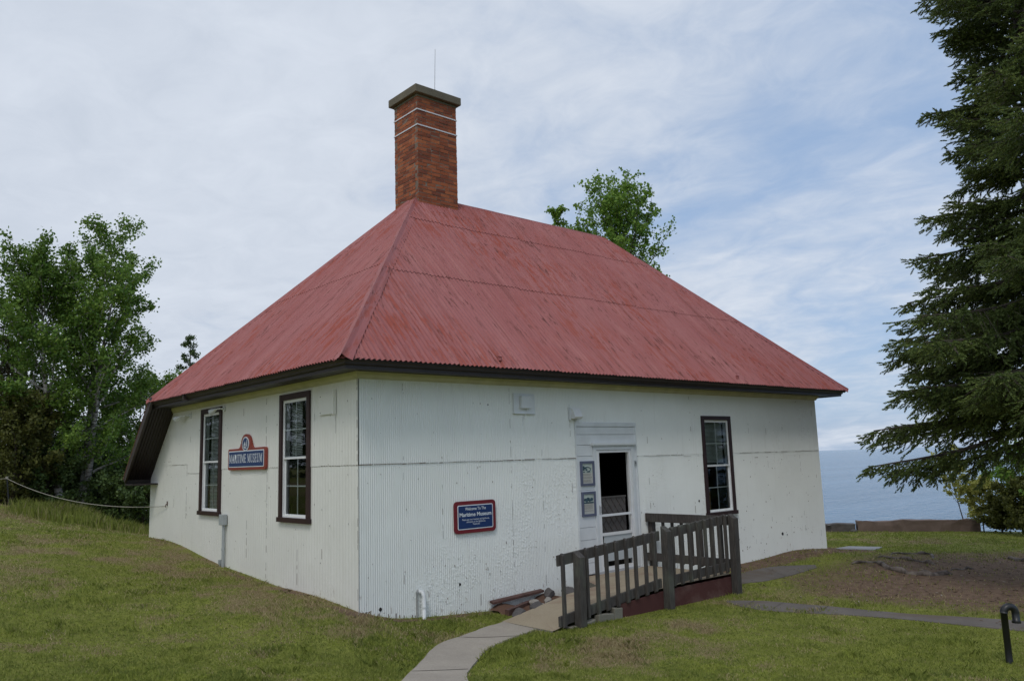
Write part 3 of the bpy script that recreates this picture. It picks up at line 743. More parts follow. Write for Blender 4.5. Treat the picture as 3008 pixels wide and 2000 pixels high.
mb = MB(); mb.box((4.20, 1.945, -.02), (5.27, 1.985, .065), 0, fB); mb.box((4.22, 1.925, -.02), (5.25, 1.944, .045), 0, fB); mb.build('drip_cap', M_TRIMW, door)
mb = MB(); mb.box((4.245, -.04, -.10), (4.31, 1.92, .030), 0, fB); mb.box((5.165, -.04, -.10), (5.225, 1.92, .030), 0, fB); mb.box((4.311, 1.87, -.10), (5.164, 1.92, .028), 0, fB); mb.build('jamb', M_TRIMW, door)
mb = MB(); D0, D1 = 4.318, 5.158
mb.box((D0, -.02, -.02), (D0+.072, 1.865, .014), 0, fB); mb.box((D1-.050, -.02, -.02), (D1, 1.865, .014), 0, fB); mb.box((D0+.073, 1.825, -.02), (D1-.051, 1.865, .013), 0, fB)
mb.box((D0+.073, .815, -.02), (D1-.051, .850, .013), 0, fB); mb.box((D0+.073, .515, -.02), (D1-.051, .560, .013), 0, fB); mb.box((D0+.073, -.02, -.02), (D1-.051, .035, .013), 0, fB)
sd_ = mb.build('storm_door', M_VINYL, door)
mb = MB(); mb.box((D0+.12, .115, -.014), (D1-.06, .514, -.002), 0, fB); mb.build('kick_panel', M_SCREEN, door)
mb = MB()   # grey screen behind the lower opening, with a diagonal lattice
mb.box((D0+.10, .56, -.075), (D1-.10, 1.12, -.065), 0, fB)
mb.box((D0+.09, 1.10, -.064), (D1-.09, 1.125, -.05), 0, fB)
for k in range(-4, 8):
    for sg in (1, -1):
        u = D0+.10+k*.13; pts = []
        for t in (0, 1):
            uu = u+t*.56*sg*.75+(.0 if sg > 0 else .3); pts.append((uu, .56+t*.54))
        (ua, va), (ub, vb) = pts
        def clip(ua, va, ub, vb):
            lo, hi = D0+.10, D1-.10; t0, t1 = 0, 1
            du_ = ub-ua
            for bound, s_ in ((lo, 1), (hi, -1)):
                q0 = (ua-bound)*s_; q1 = (ub-bound)*s_
                if q0 < 0 and q1 < 0: return None
                if q0 < 0: t0 = max(t0, q0/(q0-q1))
                if q1 < 0: t1 = min(t1, q0/(q0-q1))
            return (ua+du_*t0, va+(vb-va)*t0, ua+du_*t1, va+(vb-va)*t1) if t1 > t0 else None
        c_ = clip(ua, va, ub, vb)
        if c_: mb.tube([fB(c_[0], c_[1], -.060), fB(c_[2], c_[3], -.060)], .006, 4, 1)
mb.build('screen_panel', [M_LATT, M_BROWN2], door)
mb = MB(); mb.box((D0+.02, .86, .014), (D0+.045, 1.0, .020), 0, fB); mb.tube([fB(D0+.03, .88, .02), fB(D0+.03, .90, .045), fB(D0+.03, .97, .045), fB(D0+.03, .99, .02)], .006, 6); mb.build('handle', M_STEEL, door)
mb = MB(); mb.box((4.24, -.065, -.10), (5.23, -.021, .04), 0, fB); mb.build('threshold', M_STEEL, door)

# ------------------------------------------------------------------ chimney
CX0, CX1, CY0, CY1, CZ0, CZ1 = 2.965, 3.875, 2.885, 3.660, 6.20, 8.64
ch = empty('chimney', (0, 0, 0), museum)
mb = MB(); mb.box((CX0+.0005, CY0+.0005, CZ0), (CX1-.0005, CY1-.0005, CZ1)); mb.build('mortar_core', M_MORTAR, ch)
mb = MB(); r = random.Random(9); ch_h = .0737; nc = int((CZ1-CZ0)/ch_h)
def brick(x0, y0, x1, y1, z0, z1):
    j = lambda s: r.uniform(-s, s); q = .004
    vs = [(x+j(q), y+j(q), z+j(.003)) for z in (z0, z1) for x, y in ((x0, y0), (x1, y0), (x1, y1), (x0, y1))]
    mb.add(vs, [(0, 3, 2, 1), (4, 5, 6, 7), (0, 1, 5, 4), (1, 2, 6, 5), (2, 3, 7, 6), (3, 0, 4, 7)])
for c in range(nc):
    z0 = CZ0+c*ch_h+.0065; z1 = z0+ch_h-.013; odd = c % 2
    top = c > nc-7
    ox = j_ = r.uniform(-.004, .004)
    def run(lo, hi, first):
        u = lo; L = .10 if first else .205
        while u < hi-.01:
            e = min(u+L, hi); yield u, e-(0 if e >= hi else .010); u = e; L = .205 if r.random() > .12 else .10
    for face in ('y0', 'y1'):
        for a, b in run(CX0, CX1, odd):
            p = r.uniform(.001, .007)
            if face == 'y0': brick(a, CY0-p, b, CY0+.09, z0, z1)
            else: brick(a, CY1-.09, b, CY1+p, z0, z1)
    for face in ('x0', 'x1'):
        for a, b in run(CY0+.095, CY1-.095, not odd):
            p = r.uniform(.001, .007)
            if face == 'x0': brick(CX0-p, a, CX0+.09, b, z0, z1)
            else: brick(CX1-.09, a, CX1+p, b, z0, z1)
mb.build('brickwork', M_BRICK, ch)
mb = MB(); mb.box((CX0-.085, CY0-.085, CZ1), (CX1+.075, CY1+.09, CZ1+.155)); mb.box((CX0-.015, CY0-.015, CZ1-.05), (CX1+.015, CY1+.015, CZ1-.001)); mb.build('chimney_cap', M_CAP, ch, bevel=.012)
for z in (8.02, 8.325):
    mb = MB(); o = .011; zz = z
    mb.box((CX0-o-.004, CY0-o-.004, zz), (CX1+o+.004, CY0-o, zz+.022)); mb.box((CX0-o-.004, CY1+o, zz), (CX1+o+.004, CY1+o+.004, zz+.022))
    mb.box((CX0-o-.0045, CY0-o, zz), (CX0-o, CY1+o, zz+.022)); mb.box((CX1+o, CY0-o, zz), (CX1+o+.0045, CY1+o, zz+.022)); mb.build('strap', M_STRAP, ch)
mb = MB(); mb.tube([(CX0+.40, CY0-.02, CZ1+.15), (CX0+.40, CY0-.02, CZ1+.19)], .016, 8); mb.tube([(CX0+.40, CY0-.02, CZ1+.18), (CX0+.42, CY0-.03, CZ1+1.02)], [.006, .004], 6); mb.build('lightning_rod', M_STEEL, ch)
# flashing around the foot of the stack
mb = MB(); mb.uv = []
def zroofB(y): return ZE+(y+O)*SL
def zroofA(x): return ZE+(x+O)*(ZR-ZE)/(XA+O)
fl = .16
def flash(p, q, outv, zf):
    K = 12; rr = random.Random(5); base = len(mb.v)
    for i in range(K+1):
        x = p[0]+(q[0]-p[0])*i/K; y = p[1]+(q[1]-p[1])*i/K
        j = rr.uniform(-.015, .015)
        for d, up in ((0, .035+j), (.015, .022), (fl+j, .024), (fl+j, .0)):
            X, Y = x+outv[0]*d, y+outv[1]*d; mb.v.append((X, Y, zf(X, Y)+up)); mb.uv.append((x, d+y))
    for i in range(K):
        for k in range(3):
            a = base+i*4+k; mb.f.append((a, a+4, a+5, a+1)); mb.mi.append(0)
zf = lambda x, y: min(zroofB(y), zroofA(x), ZR, ZE+(YE-y)*SLC)
flash((CX0-.10, CY0-.010), (CX1+.18, CY0-.010), (0, -1), zf); flash((CX0-.010, CY0-.06), (CX0-.010, CY1+.05), (-1, 0), zf); flash((CX1+.010, CY0-.1), (CX1+.010, CY1), (1, 0), zf)
mb.build('flashing', M_ROOF, ch)

# ------------------------------------------------------------------ signs
SER = {  # serif capitals on a unit-high grid: list of polygons, and the width
 'M': ([[(.02,0),(.24,0),(.24,.05),(.16,.05),(.16,.74),(.44,.04),(.48,.04),(.76,.74),(.76,.05),(.68,.05),(.68,0),(.98,0),(.98,.05),(.89,.05),(.89,.95),(.98,.95),(.98,1),(.79,1),(.52,.30),(.24,1),(.02,1),(.02,.95),(.11,.95),(.11,.05),(.02,.05)]], 1.02),
 'A': ([[(.0,0),(.26,0),(.26,.06),(.17,.06),(.24,.28),(.52,.28),(.59,.06),(.50,.06),(.50,0),(.82,0),(.82,.06),(.76,.06),(.46,1),(.38,1),(.08,.06),(0,.06)]], .84),
 'R': ([[(.02,0),(.32,0),(.32,.06),(.25,.06),(.25,.44),(.36,.44),(.60,0),(.80,0),(.80,.06),(.73,.06),(.52,.47),(.66,.58),(.68,.78),(.60,.94),(.44,1),(.02,1),(.02,.94),(.10,.94),(.10,.06),(.02,.06)]], .78),
 'I': ([[(.02,0),(.34,0),(.34,.06),(.26,.06),(.26,.94),(.34,.94),(.34,1),(.02,1),(.02,.94),(.10,.94),(.10,.06),(.02,.06)]], .40),
 'T': ([[(.20,0),(.52,0),(.52,.06),(.44,.06),(.44,.93),(.62,.93),(.66,.76),(.71,.76),(.70,1),(.02,1),(.01,.76),(.06,.76),(.10,.93),(.28,.93),(.28,.06),(.20,.06)]], .72),
 'E': ([[(.02,0),(.62,0),(.64,.24),(.59,.24),(.54,.07),(.25,.07),(.25,.47),(.42,.47),(.44,.38),(.49,.38),(.49,.65),(.44,.65),(.42,.55),(.25,.55),(.25,.93),(.50,.93),(.54,.78),(.59,.78),(.58,1),(.02,1),(.02,.94),(.10,.94),(.10,.06),(.02,.06)]], .68),
 'U': ([[(.02,.94),(.10,.94),(.10,.25),(.18,.06),(.38,-.01),(.58,.06),(.67,.25),(.67,.94),(.75,.94),(.75,1),(.52,1),(.52,.94),(.60,.94),(.60,.28),(.52,.12),(.40,.08),(.30,.13),(.25,.28),(.25,.94),(.33,.94),(.33,1),(.02,1)]], .78),
 'S': ([[(.04,0),(.09,0),(.13,.05),(.30,-.01),(.48,.05),(.57,.22),(.52,.40),(.22,.62),(.18,.76),(.24,.88),(.34,.92),(.45,.85),(.49,.70),(.54,.70),(.53,1),(.48,1),(.45,.95),(.30,1.01),(.14,.94),(.05,.76),(.11,.57),(.40,.36),(.44,.22),(.38,.11),(.28,.08),(.16,.14),(.10,.32),(.05,.32)]], .60)}
def tri_fan_poly(mb, poly, fr, w, mi): mb.add([fr(u, v, w) for u, v in poly], [tuple(range(len(poly)))], mi)
def rrect(u0, v0, u1, v1, r, n=5):
    out = []
    for cx, cy, a0 in ((u1-r, v1-r, 0), (u0+r, v1-r, PI/2), (u0+r, v0+r, PI), (u1-r, v0+r, 1.5*PI)):
        for k in range(n+1): t = a0+PI/2*k/n; out.append((cx+r*math.cos(t), cy+r*math.sin(t)))
    return out
def text_mesh(txt, fr, u0, u1, v0, h, w, name, mat, parent, flip=False, weight=0.0):
    cu = bpy.data.curves.new('t', 'FONT'); cu.body = txt; cu.size = 1; cu.offset = weight
    to = bpy.data.objects.new('t', cu); COL.objects.link(to); bpy.context.view_layer.update()
    me = bpy.data.meshes.new_from_object(to.evaluated_get(bpy.context.evaluated_depsgraph_get()))
    bpy.data.objects.remove(to); bpy.data.curves.remove(cu)
    xs = [v.co.x for v in me.vertices]; x0, x1 = min(xs), max(xs)
    for v in me.vertices:
        t = (v.co.x-x0)/(x1-x0); u = u0+(u1-u0)*t
        v.co = Vector(fr(u, v0+v.co.y*h, w))
    me.name = name; me.materials.clear(); me.materials.append(mat)
    o = bpy.data.objects.new(name, me); COL.objects.link(o)
    if parent: o.parent = parent
    return o
# sign on the side wall. Seen from outside, u (=y) runs leftwards, so reading direction is -u
sgA = thing('museum_sign', 'blue MARITIME MUSEUM sign with red border and round ship emblem between two windows', 'sign')
fS = lambda s, v, w: (-w, 4.06-s, v)          # s runs in reading direction
bw, bh = 1.43, .33
v0, v1 = 1.735, 2.07
out = []
cx = bw/2-.02
out += [(.04, v0), (bw-.04, v0), (bw-.01, v0+.012), (bw, v0+.04), (bw, v1-.04), (bw-.01, v1-.012), (bw-.04, v1)]
for k in range(9): t = k/8; out.append((cx+.31-.11*t-.02*math.sin(t*PI), v1+.075*t*t))
for k in range(13): t = PI*k/12; out.append((cx+.185*math.cos(t), v1+.065+.155*math.sin(t)))
for k in range(9): t = 1-k/8; out.append((cx-.31+.11*t+.02*math.sin(t*PI), v1+.075*t*t))
out += [(.04, v1), (.01, v1-.012), (0, v1-.04), (0, v0+.04), (.01, v0+.012)]
mb = MB(); mb.prism(out, .010, .045, fS); mb.build('border_board', M_SIGNRED, sgA)
mb = MB(); mb.prism(rrect(.035, v0+.042, bw-.055, v1-.035, .02), .045, .048, fS); mb.build('white_line', M_SIGNW, sgA)
mb = MB(); mb.prism(rrect(.052, v0+.056, bw-.072, v1-.050, .012), .048, .0505, fS); mb.build('blue_panel', M_SIGNBLUE, sgA)
mb = MB(); ec = (cx, v1+.066)
ell = lambda a, b, n=28: [(ec[0]+a*math.cos(2*PI*k/n), ec[1]+b*math.sin(2*PI*k/n)) for k in range(n)]
mb.prism(ell(.128, .112), .045, .0515, fS, 0); mb.prism(ell(.108, .094), .0515, .0535, fS, 1)
e0, e1 = ec
for poly in ([(-.070, -.030), (-.015, .045), (-.012, -.022)], [(-.008, -.022), (-.008, .035), (.022, -.020)], [(-.075, -.036), (.030, -.036), (.018, -.052), (-.062, -.052)],
             [(.042, -.04), (.048, .050), (.066, .050), (.072, -.04)], [(.044, .054), (.057, .075), (.070, .054)], [(-.06, -.062), (.07, -.058), (.05, -.070), (-.04, -.074)]):
    tri_fan_poly(mb, [(e0+a, e1+b) for a, b in poly], fS, .0545, 2)
mb.build('emblem', [M_SIGNW, M_SIGNBLUE, M_SIGNW], sgA)
mb = MB(); txt = 'MARITIME MUSEUM'; tot = sum(SER[c][1]+.05 if c != ' ' else .38 for c in txt); sx = (bw-.16)/tot; u = .062; hh = .132
for c in txt:
    if c == ' ': u += .38*sx; continue
    pl, wd = SER[c]
    for p in pl: tri_fan_poly(mb, [(u+a*sx, v0+.112+b*hh) for a, b in p], fS, .0512, 0)
    u += (wd+.05)*sx
mb.build('lettering', M_SIGNW, sgA)
# sign on the front wall, hung slightly askew
sgB = thing('welcome_sign', 'blue and dark red Welcome To The Maritime Museum sign left of the door', 'sign')
ca, sa = math.cos(.012), math.sin(.012)
def fW(s, v, w): return (1.455+s*ca-(v-.99)*sa*0, -w, v+s*sa*-1*0-.000)
mb = MB(); mb.prism(rrect(0, .785, .725, 1.215, .055), .010, .034, fW); mb.build('border_board', M_SIGNRED2, sgB)
mb = MB(); mb.prism(rrect(.052, .835, .673, 1.163, .022), .034, .0365, fW); mb.build('white_line', M_SIGNW, sgB)
mb = MB(); mb.prism(rrect(.064, .847, .661, 1.151, .014), .0365, .0385, fW); mb.build('blue_panel', M_SIGNBLUE2, sgB)
text_mesh('Welcome To The', fW, .18, .545, 1.092, .056, .0392, 'lettering', M_SIGNW, sgB, weight=.015)
text_mesh('Maritime Museum', fW, .083, .642, 1.010, .072, .0392, 'lettering', M_SIGNW, sgB, weight=.022)
text_mesh('Please pay your museum and lighthouse', fW, .125, .60, .957, .034, .0392, 'lettering', M_SIGNW, sgB)
text_mesh('admission at the lighthouse.', fW, .20, .535, .924, .034, .0392, 'lettering', M_SIGNW, sgB)
text_mesh('Thank you', fW, .305, .43, .892, .034, .0392, 'lettering', M_SIGNW, sgB)
# the two framed notices beside the door
def poster(v0, v1, label, kind):
    t = thing('framed_notice', label, 'notice', group='framed notices beside the door')
    u0, u1 = 3.935, 4.245
    mb = MB(); f = .038
    mb.box((u0, v0, .016), (u0+f, v1, .042), 0, fB); mb.box((u1-f, v0, .016), (u1, v1, .042), 0, fB); mb.box((u0+f, v0, .016), (u1-f, v0+f, .041), 0, fB); mb.box((u0+f, v1-f, .016), (u1-f, v1, .041), 0, fB)
    mb.build('frame', M_POSTFR, t)
    mb = MB(); mb.box((u0+f, v0+f, .017), (u1-f, v1-f, .028), 0, fB)
    a, b = u0+f+.008, u1-f-.008; pv = v0+(v1-v0)*.52; r = random.Random(int(v0*100))
    mb.box((a, pv, .028), (b, v1-f-.004, .0295), 1, fB)
    z = pv-.018
    while z > v0+f+.012:
        if r.random() < .82:
            x = a+.006
            while x < b-.03:
                L = r.uniform(.008, .03); mb.box((x, z, .028), (min(x+L, b-.006), z+.0045, .0293), 2, fB); x += L+.006
        z -= .0115
    if kind == 0:     # photograph of ships' gear: a curved loop and dark upright
        hgt = v1-f-pv; w_ = b-a; P = lambda x, y: (a+x*w_, pv+y*hgt)
        loop = [P(.45+.38*math.cos(k*.42), .38+.24*math.sin(k*.42)) for k in range(-4, 9)]
        for q, s in zip(loop[:-1], loop[1:]): mb.tube([fB(*q, .030), fB(*s, .030)], .007, 5, 3)
        for x, y, s, h_ in ((.04, .25, .16, .5), (.12, .42, .3, .12), (.3, .25, .2, .16), (.05, .05, .18, .1), (.5, .06, .3, .07)):
            q = P(x, y); mb.box((q[0], q[1], .0295), (q[0]+s*w_, q[1]+h_*hgt, .0305), 3, fB)
    else:
        hgt = v1-f-pv; w_ = b-a; P = lambda x, y: (a+x*w_, pv+y*hgt)
        for x, y, rr in ((.15, .4, .16), (.45, .45, .2), (.8, .42, .18), (.6, .3, .12), (.3, .25, .1)):
            q = P(x, y); mb.prism([(q[0]+rr*w_*math.cos(k*PI/5)*(.8+.4*r.random()), q[1]+rr*hgt*math.sin(k*PI/5)) for k in range(10)], .0295, .0302+.0003*x, fB, 3)
        q = P(0, 0); mb.box((q[0], q[1], .0295), (q[0]+w_, q[1]+.16*hgt, .0303), 3, fB)
    mb.build('print', [M_POSTPAP, M_POSTSKY, M_POSTINK, M_POSTDK], t)
poster(1.315, 1.70, 'upper blue-grey framed notice beside the door, with an old photo of a curved loop', 0)
poster(.845, 1.225, 'lower blue-grey framed notice beside the door, with a photo of dark trees', 1)

# ------------------------------------------------------------------ fittings on the walls
t = thing('vent_cover', 'square white board cover on the side wall between corner and window', 'vent cover')
mb = MB(); mb.box((.565, 2.43, .012), (.985, 2.71, .030), 0, fA); mb.box((.545, 2.42, .0125), (.564, 2.75, .060), 0, fA); mb.build('cover_board', M_WALLA, t)
for u in (.6, .95):
    for z in (2.46, 2.68): mb = MB(); mb.box((u-.006, z-.006, .030), (u+.006, z+.006, .034), 0, fA); mb.build('screw', M_SEAM, t)
t = thing('alarm_box', 'white square alarm box on backboard high on the front wall', 'alarm box')
mb = MB(); mb.box((2.59, 2.435, .012), (3.01, 2.725, .028), 0, fB); mb.box((2.585, 2.425, .012), (3.015, 2.434, .045), 0, fB); mb.box((2.575, 2.43, .012), (2.589, 2.73, .05), 0, fB); mb.build('backboard', M_TRIMW, t)
mb = MB(); mb.box((2.70, 2.505, .028), (2.90, 2.69, .085), 0, fB); mb.build('box_body', M_TRIMW, t, bevel=.006)
mb = MB(); mb.tube([fB(2.83, 2.51, .06), fB(2.84, 2.46, .06), fB(2.80, 2.42, .05), fB(2.775, 2.36, .02), fB(2.77, 2.25, .010)], .005, 5); mb.build('wire', M_TRIMW, t)
t = thing('entry_lamp', 'small white wedge shaped lamp above the left end of the door surround', 'lamp')
mb = MB(); mb.prism([(0, 2.36), (.10, 2.36), (.13, 2.39), (.075, 2.52), (0, 2.52)], 3.76, 3.93, lambda a, b, c: (c, -.01-a, b)); mb.build('housing', M_VINYL, t, bevel=.006)
mb = MB(); mb.box((3.735, 2.34, .008), (3.759, 2.54, .05), 0, fB); mb.build('bracket', M_TRIMW, t); mb = MB(); mb.box((3.86, 2.325, .01), (3.90, 2.359, .06), 0, fB); mb.build('conduit_stub', M_TRIMW, t)
t = thing('doorbell', 'tiny grey doorbell on the right of the door frame', 'doorbell')
mb = MB(); mb.box((5.235, 1.60, .015), (5.275, 1.68, .035), 0, fB); mb.build('body', M_GREY, t); mb = MB(); mb.box((5.248, 1.625, .035), (5.262, 1.655, .039), 0, fB); mb.build('button', M_BLACK, t)
def flood(u, z, label, ln):
    t = thing('floodlight', label, 'floodlight', group='floodlights on the side wall')
    mb = MB(); mb.tube([fA(u-ln, z+.03, .008), fA(u-ln, z+.03, .03)], .045, 12); mb.tube([fA(u-ln, z+.03, .03), fA(u-ln+.02, z+.035, .09), fA(u-.04, z+.03, .12)], .013, 8); mb.build('arm', M_PVC, t)
    mb = MB(); mb.tube([fA(u-.05, z+.03, .11), fA(u-.03, z+.015, .13), fA(u+.01, z-.005, .16), fA(u+.035, z-.02, .18)], [.022, .03, .048, .052], 12); mb.build('lamp_head', M_PVC, t, smooth=True)
    mb = MB(); mb.tube([fA(u+.034, z-.0195, .179), fA(u+.040, z-.023, .184)], [.046, .03], 12); mb.build('lens', M_GREY, t)
flood(6.22, 2.70, 'white floodlight on the side wall beside the sloping roof edge', .30); flood(4.50, 2.72, 'white floodlight beside the farther side window, close under the eave', .16)
t = thing('conduit_box', 'grey electrical box with conduit running down into the grass below the side wall', 'electrical box')
mb = MB(); mb.box((4.13, .86, .012), (4.30, 1.03, .085), 0, fA); mb.build('box_body', M_GREY, t, bevel=.008)
mb = MB(); mb.tube([fA(4.19, .87, .045), fA(4.19, .12, .045)], .024, 10); mb.tube([fA(4.19, .50, .045), fA(4.19, .46, .045)], .029, 10); mb.tube([fA(4.285, .29, .04), fA(4.285, .10, .04)], .026, 8); mb.box((4.255, .24, .013), (4.315, .31, .075), 0, fA); mb.build('conduit', M_GREY, t, smooth=False)
t = thing('downpipe_outlet', 'short white drain pipe with elbow at the foot of the front wall near the corner', 'drain pipe')
mb = MB(); mb.tube([fB(.89, .105, .0), fB(.90, .108, .05), fB(.905, .06, .075), fB(.905, -.32, .075)], .028, 12); mb.build('pipe', M_PVC, t, smooth=True)
mb = MB(); mb.tube([fB(.905, -.07, .075), fB(.905, -.09, .075)], .034, 12); mb.build('collar', M_PVC, t)
mb = MB(); mb.tube([fB(.855, .14, .015), fB(.83, .11, .03), fB(.838, .05, .02), fB(.84, -.3, .018)], .010, 6); mb.build('cable', M_SEAMG, t)

# rope from the wall to the post on the hill
pb = at_dist(29, 1479, 24.5); pz = Hs(pb[0], pb[1]); pt = at_dist(20, 1405, 24.5)
t = thing('rope_post', 'thin dark metal stake on the far left hilltop holding the rope', 'post', (pb[0], pb[1], pz))
mb = MB(); mb.tube([(pb[0], pb[1], pz-.2), (pt[0], pt[1], pt[2]+.03)], .018, 6); mb.build('stake', M_BLACK, t)
mb = MB(); mb.tube([(pt[0], pt[1], pt[2]-.01), (pt[0], pt[1], pt[2]+.05)], .032, 8); mb.build('cap', M_ROPE, t)
hook = np.array([-.03, 7.06, 1.10])
mb = MB(); pts = []
for k in range(30):
    q = k/29; p = hook+(pt-hook)*q; p[2] -= 4*q*(1-q)*.24; pts.append(p)
mb.tube(pts, .0075, 6); tag(mb.build('rope', M_ROPE), 'pale rope sagging from the side wall hook to the hilltop stake', 'rope')
mb = MB(); pts = [pt, pt+np.array([-.5, .5, -.03]), pt+np.array([-3, 3, .02])]; mb.tube(pts, .0075, 6)
tag(mb.build('rope', M_ROPE), 'pale rope running off the left edge from the hilltop stake', 'rope')
t = thing('rope_hook', 'small rusty hook fixed to the side wall holding the rope', 'hook')
mb = MB(); mb.tube([fA(7.06, 1.14, .003), fA(7.06, 1.13, .03), fA(7.06, 1.10, .04), fA(7.06, 1.08, .03)], .008, 6); mb.box((7.035, 1.11, .004), (7.085, 1.19, .010), 0, fA); mb.build('hook_body', M_SEAM, t)

# ------------------------------------------------------------------ ramp and landing
ramp = thing('entrance_ramp', 'concrete ramp with maroon side leading up to the museum door', 'ramp')
RY0, RY1 = -.70, -1.60
mb = MB()
zr_ = [(1.35, -.32), (1.75, -.300), (2.9, -.115), (4.0, -.055), (5.50, -.055)]
def topz(x):
    for (x0, z0), (x1, z1) in zip(zr_[:-1], zr_[1:]):
        if x <= x1: return z0+(z1-z0)*(x-x0)/(x1-x0)
    return zr_[-1][1]
xs = np.linspace(1.72, 5.50, 28); 
def yin(x): return -.66 if x < 3.55 else (-.66+(x-3.55)/.28*.64 if x < 3.83 else -.012)
vs = []
for x in xs:
    z = topz(x); vs += [(x, RY1, z), (x, yin(x), z), (x, yin(x), -.75), (x, RY1, -.75)]
fs = []; mis = []
for i in range(len(xs)-1):
    a = i*4; b = a+4
    fs.append((a, b, b+1, a+1)); mis.append(0); fs.append((a+1, b+1, b+2, a+2)); mis.append(2)
fs.append((len(vs)-4, len(vs)-3, len(vs)-2, len(vs)-1)); mis.append(1); fs.append((0, 1, 2, 3)); mis.append(2)
for f_, q in zip(fs, mis): mb.f.append(f_); mb.mi.append(q)
mb.v = [tuple(v) for v in vs]
mb.build('ramp_slab', [M_RAMP, M_RAMPSIDE, M_BARECONC], ramp)
# maroon side face, with the broken bare part towards the low end
mb = MB(); r = random.Random(12)
xs2 = np.linspace(2.92, 5.50, 40)
for i in range(len(xs2)-1):
    a, b = xs2[i], xs2[i+1]; ya = RY1-.03; za = topz(a)-.035; zb2 = topz(b)-.035
    mb.add([(a, ya, -.8), (b, ya, -.8), (b, ya, zb2), (a, ya, za), (a, RY1-.001, za), (b, RY1-.001, zb2)], [(0, 1, 2, 3), (3, 2, 5, 4)])
mb.add([(2.92, RY1-.03, -.8), (2.92, RY1, -.8), (2.92, RY1, topz(2.92)-.035), (2.92, RY1-.03, topz(2.92)-.035)], [(0, 1, 2, 3)])
mb.add([(5.501, RY1-.03, -.8), (5.501, RY1, -.8), (5.501, RY1, topz(5.5)-.035), (5.501, RY1-.03, topz(5.5)-.035)], [(3, 2, 1, 0)])
mb.build('painted_side', M_RAMPSIDE, ramp)
def rock(name, c, s, label, mat, group, seed, flat=.6, parent=None, rot=0):
    r = np.random.default_rng(seed); import bmesh
    bm = bmesh.new(); bmesh.ops.create_icosphere(bm, subdivisions=3, radius=1)
    ph = r.random((6, 3))*6
    d0 = r.normal(size=(9, 3)); d0 /= np.linalg.norm(d0, axis=1)[:, None]; lim_ = r.uniform(.55, .9, 9)
    for v in bm.verts:
        p = np.array(v.co)
        for d, l_ in zip(d0, lim_):
            q = p @ d
            if q > l_: p = p-d*(q-l_)*.85
        p = p*(1+.05*math.sin(p[0]*6+ph[0, 0])*math.sin(p[1]*5+ph[1, 1])+.03*math.sin(p[2]*11+ph[2, 0]))
        x, y = p[0]*s[0], p[1]*s[1]; v.co = (x*math.cos(rot)-y*math.sin(rot), x*math.sin(rot)+y*math.cos(rot), p[2]*s[2])
    me = bpy.data.meshes.new(name); bm.to_mesh(me); bm.free(); me.materials.append(mat)
    o = bpy.data.objects.new(name, me); COL.objects.link(o); o.location = c
    if parent: o.parent = parent
    else: tag(o, label, 'rock', group)
    return o
mb = MB(); r = random.Random(3)   # rough broken concrete blocks showing at the low end of the side
xs3 = [1.98, 2.22, 2.45, 2.75, 2.93]
for i in range(4):
    a, b = xs3[i], xs3[i+1]-.012; z1 = topz((a+b)/2)-.05
    vs = [(x+r.uniform(-.015, .015), y+r.uniform(-.02, .02), z+r.uniform(-.02, .02)) for z in (-.5, z1) for x, y in ((a, RY1-.075), (b, RY1-.075), (b, RY1+.02), (a, RY1+.02))]
    mb.add(vs, [(0, 3, 2, 1), (4, 5, 6, 7), (0, 1, 5, 4), (1, 2, 6, 5), (2, 3, 7, 6), (3, 0, 4, 7)])
mb.build('broken_edge', M_BARECONC, ramp, bevel=.01)

# railing
rail = thing('ramp_railing', 'weathered grey wooden railing with pickets along the ramp', 'railing', (0, 0, 0))
def wbox(name, corners, parent): mb = MB(); mb.add(corners, [(0, 3, 2, 1), (4, 5, 6, 7), (0, 1, 5, 4), (1, 2, 6, 5), (2, 3, 7, 6), (3, 0, 4, 7)]); return mb.build(name, M_WOOD, parent, bevel=.004)
def post(x, y, z0, z1, lean=(0, 0), s=.055):
    c = []
    for z in (z0, z1):
        k = (z-z0)/(z1-z0); dx, dy = lean[0]*k, lean[1]*k; drop = -.0
        for a, b in ((-s, -s), (s, -s), (s, s), (-s, s)):
            zz = z-(.07 if z == z1 and b < 0 else 0)     # top cut on a slope
            c.append((x+a+dx, y+b+dy, zz))
    return wbox('post', c, rail)
RYF = -1.685
post(2.12, RYF, -.6, .60, (.02, 0)); post(3.86, RYF, -.6, .775, (.02, 0)); post(5.48, RYF, -.6, .84, (.0, -.02))
def railz(x): return .555+(x-1.85)*(.80-.555)/(5.5-1.85)*1.0
def bar(x0, z0, x1, z1, y0, y1, hgt, name='rail'):
    c = [(x0, y0, z0), (x1, y0, z1), (x1, y1, z1), (x0, y1, z0), (x0, y0, z0+hgt), (x1, y0, z1+hgt), (x1, y1, z1+hgt), (x0, y1, z0+hgt)]
    return wbox(name, c, rail)
RYB = RYF+.055       # back face of the front plane
bar(1.83, .445, 3.80, .585, RYB+.001, RYB+.040, .13); bar(3.925, .595, 5.42, .70, RYB+.001, RYB+.040, .13)
bar(1.83, -.27, 3.80, -.045, RYB+.001, RYB+.040, .12); bar(3.925, -.04, 5.42, .01, RYB+.001, RYB+.040, .12)
def picket(x, y, zt, zb, ax='y'):
    s = .021; c = []
    for z in (zb, zt):
        for a, b in ((-s, -s), (s, -s), (s, s), (-s, s)):
            dz = 0
            if z == zt and b < 0: dz = -.028
            if z == zb and b < 0: dz = .02
            c.append((x+a, y+b, z+dz))
    return wbox('picket', c, rail)
px1 = [1.886, 2.306, 2.492, 2.677, 2.869, 3.063, 3.248, 3.451, 3.645]
for x in px1: picket(x+rnd.uniform(-.006, .006), RYF+.033, .445+(x-1.83)*.0711+.15, -.27+(x-1.83)*.114-.03)
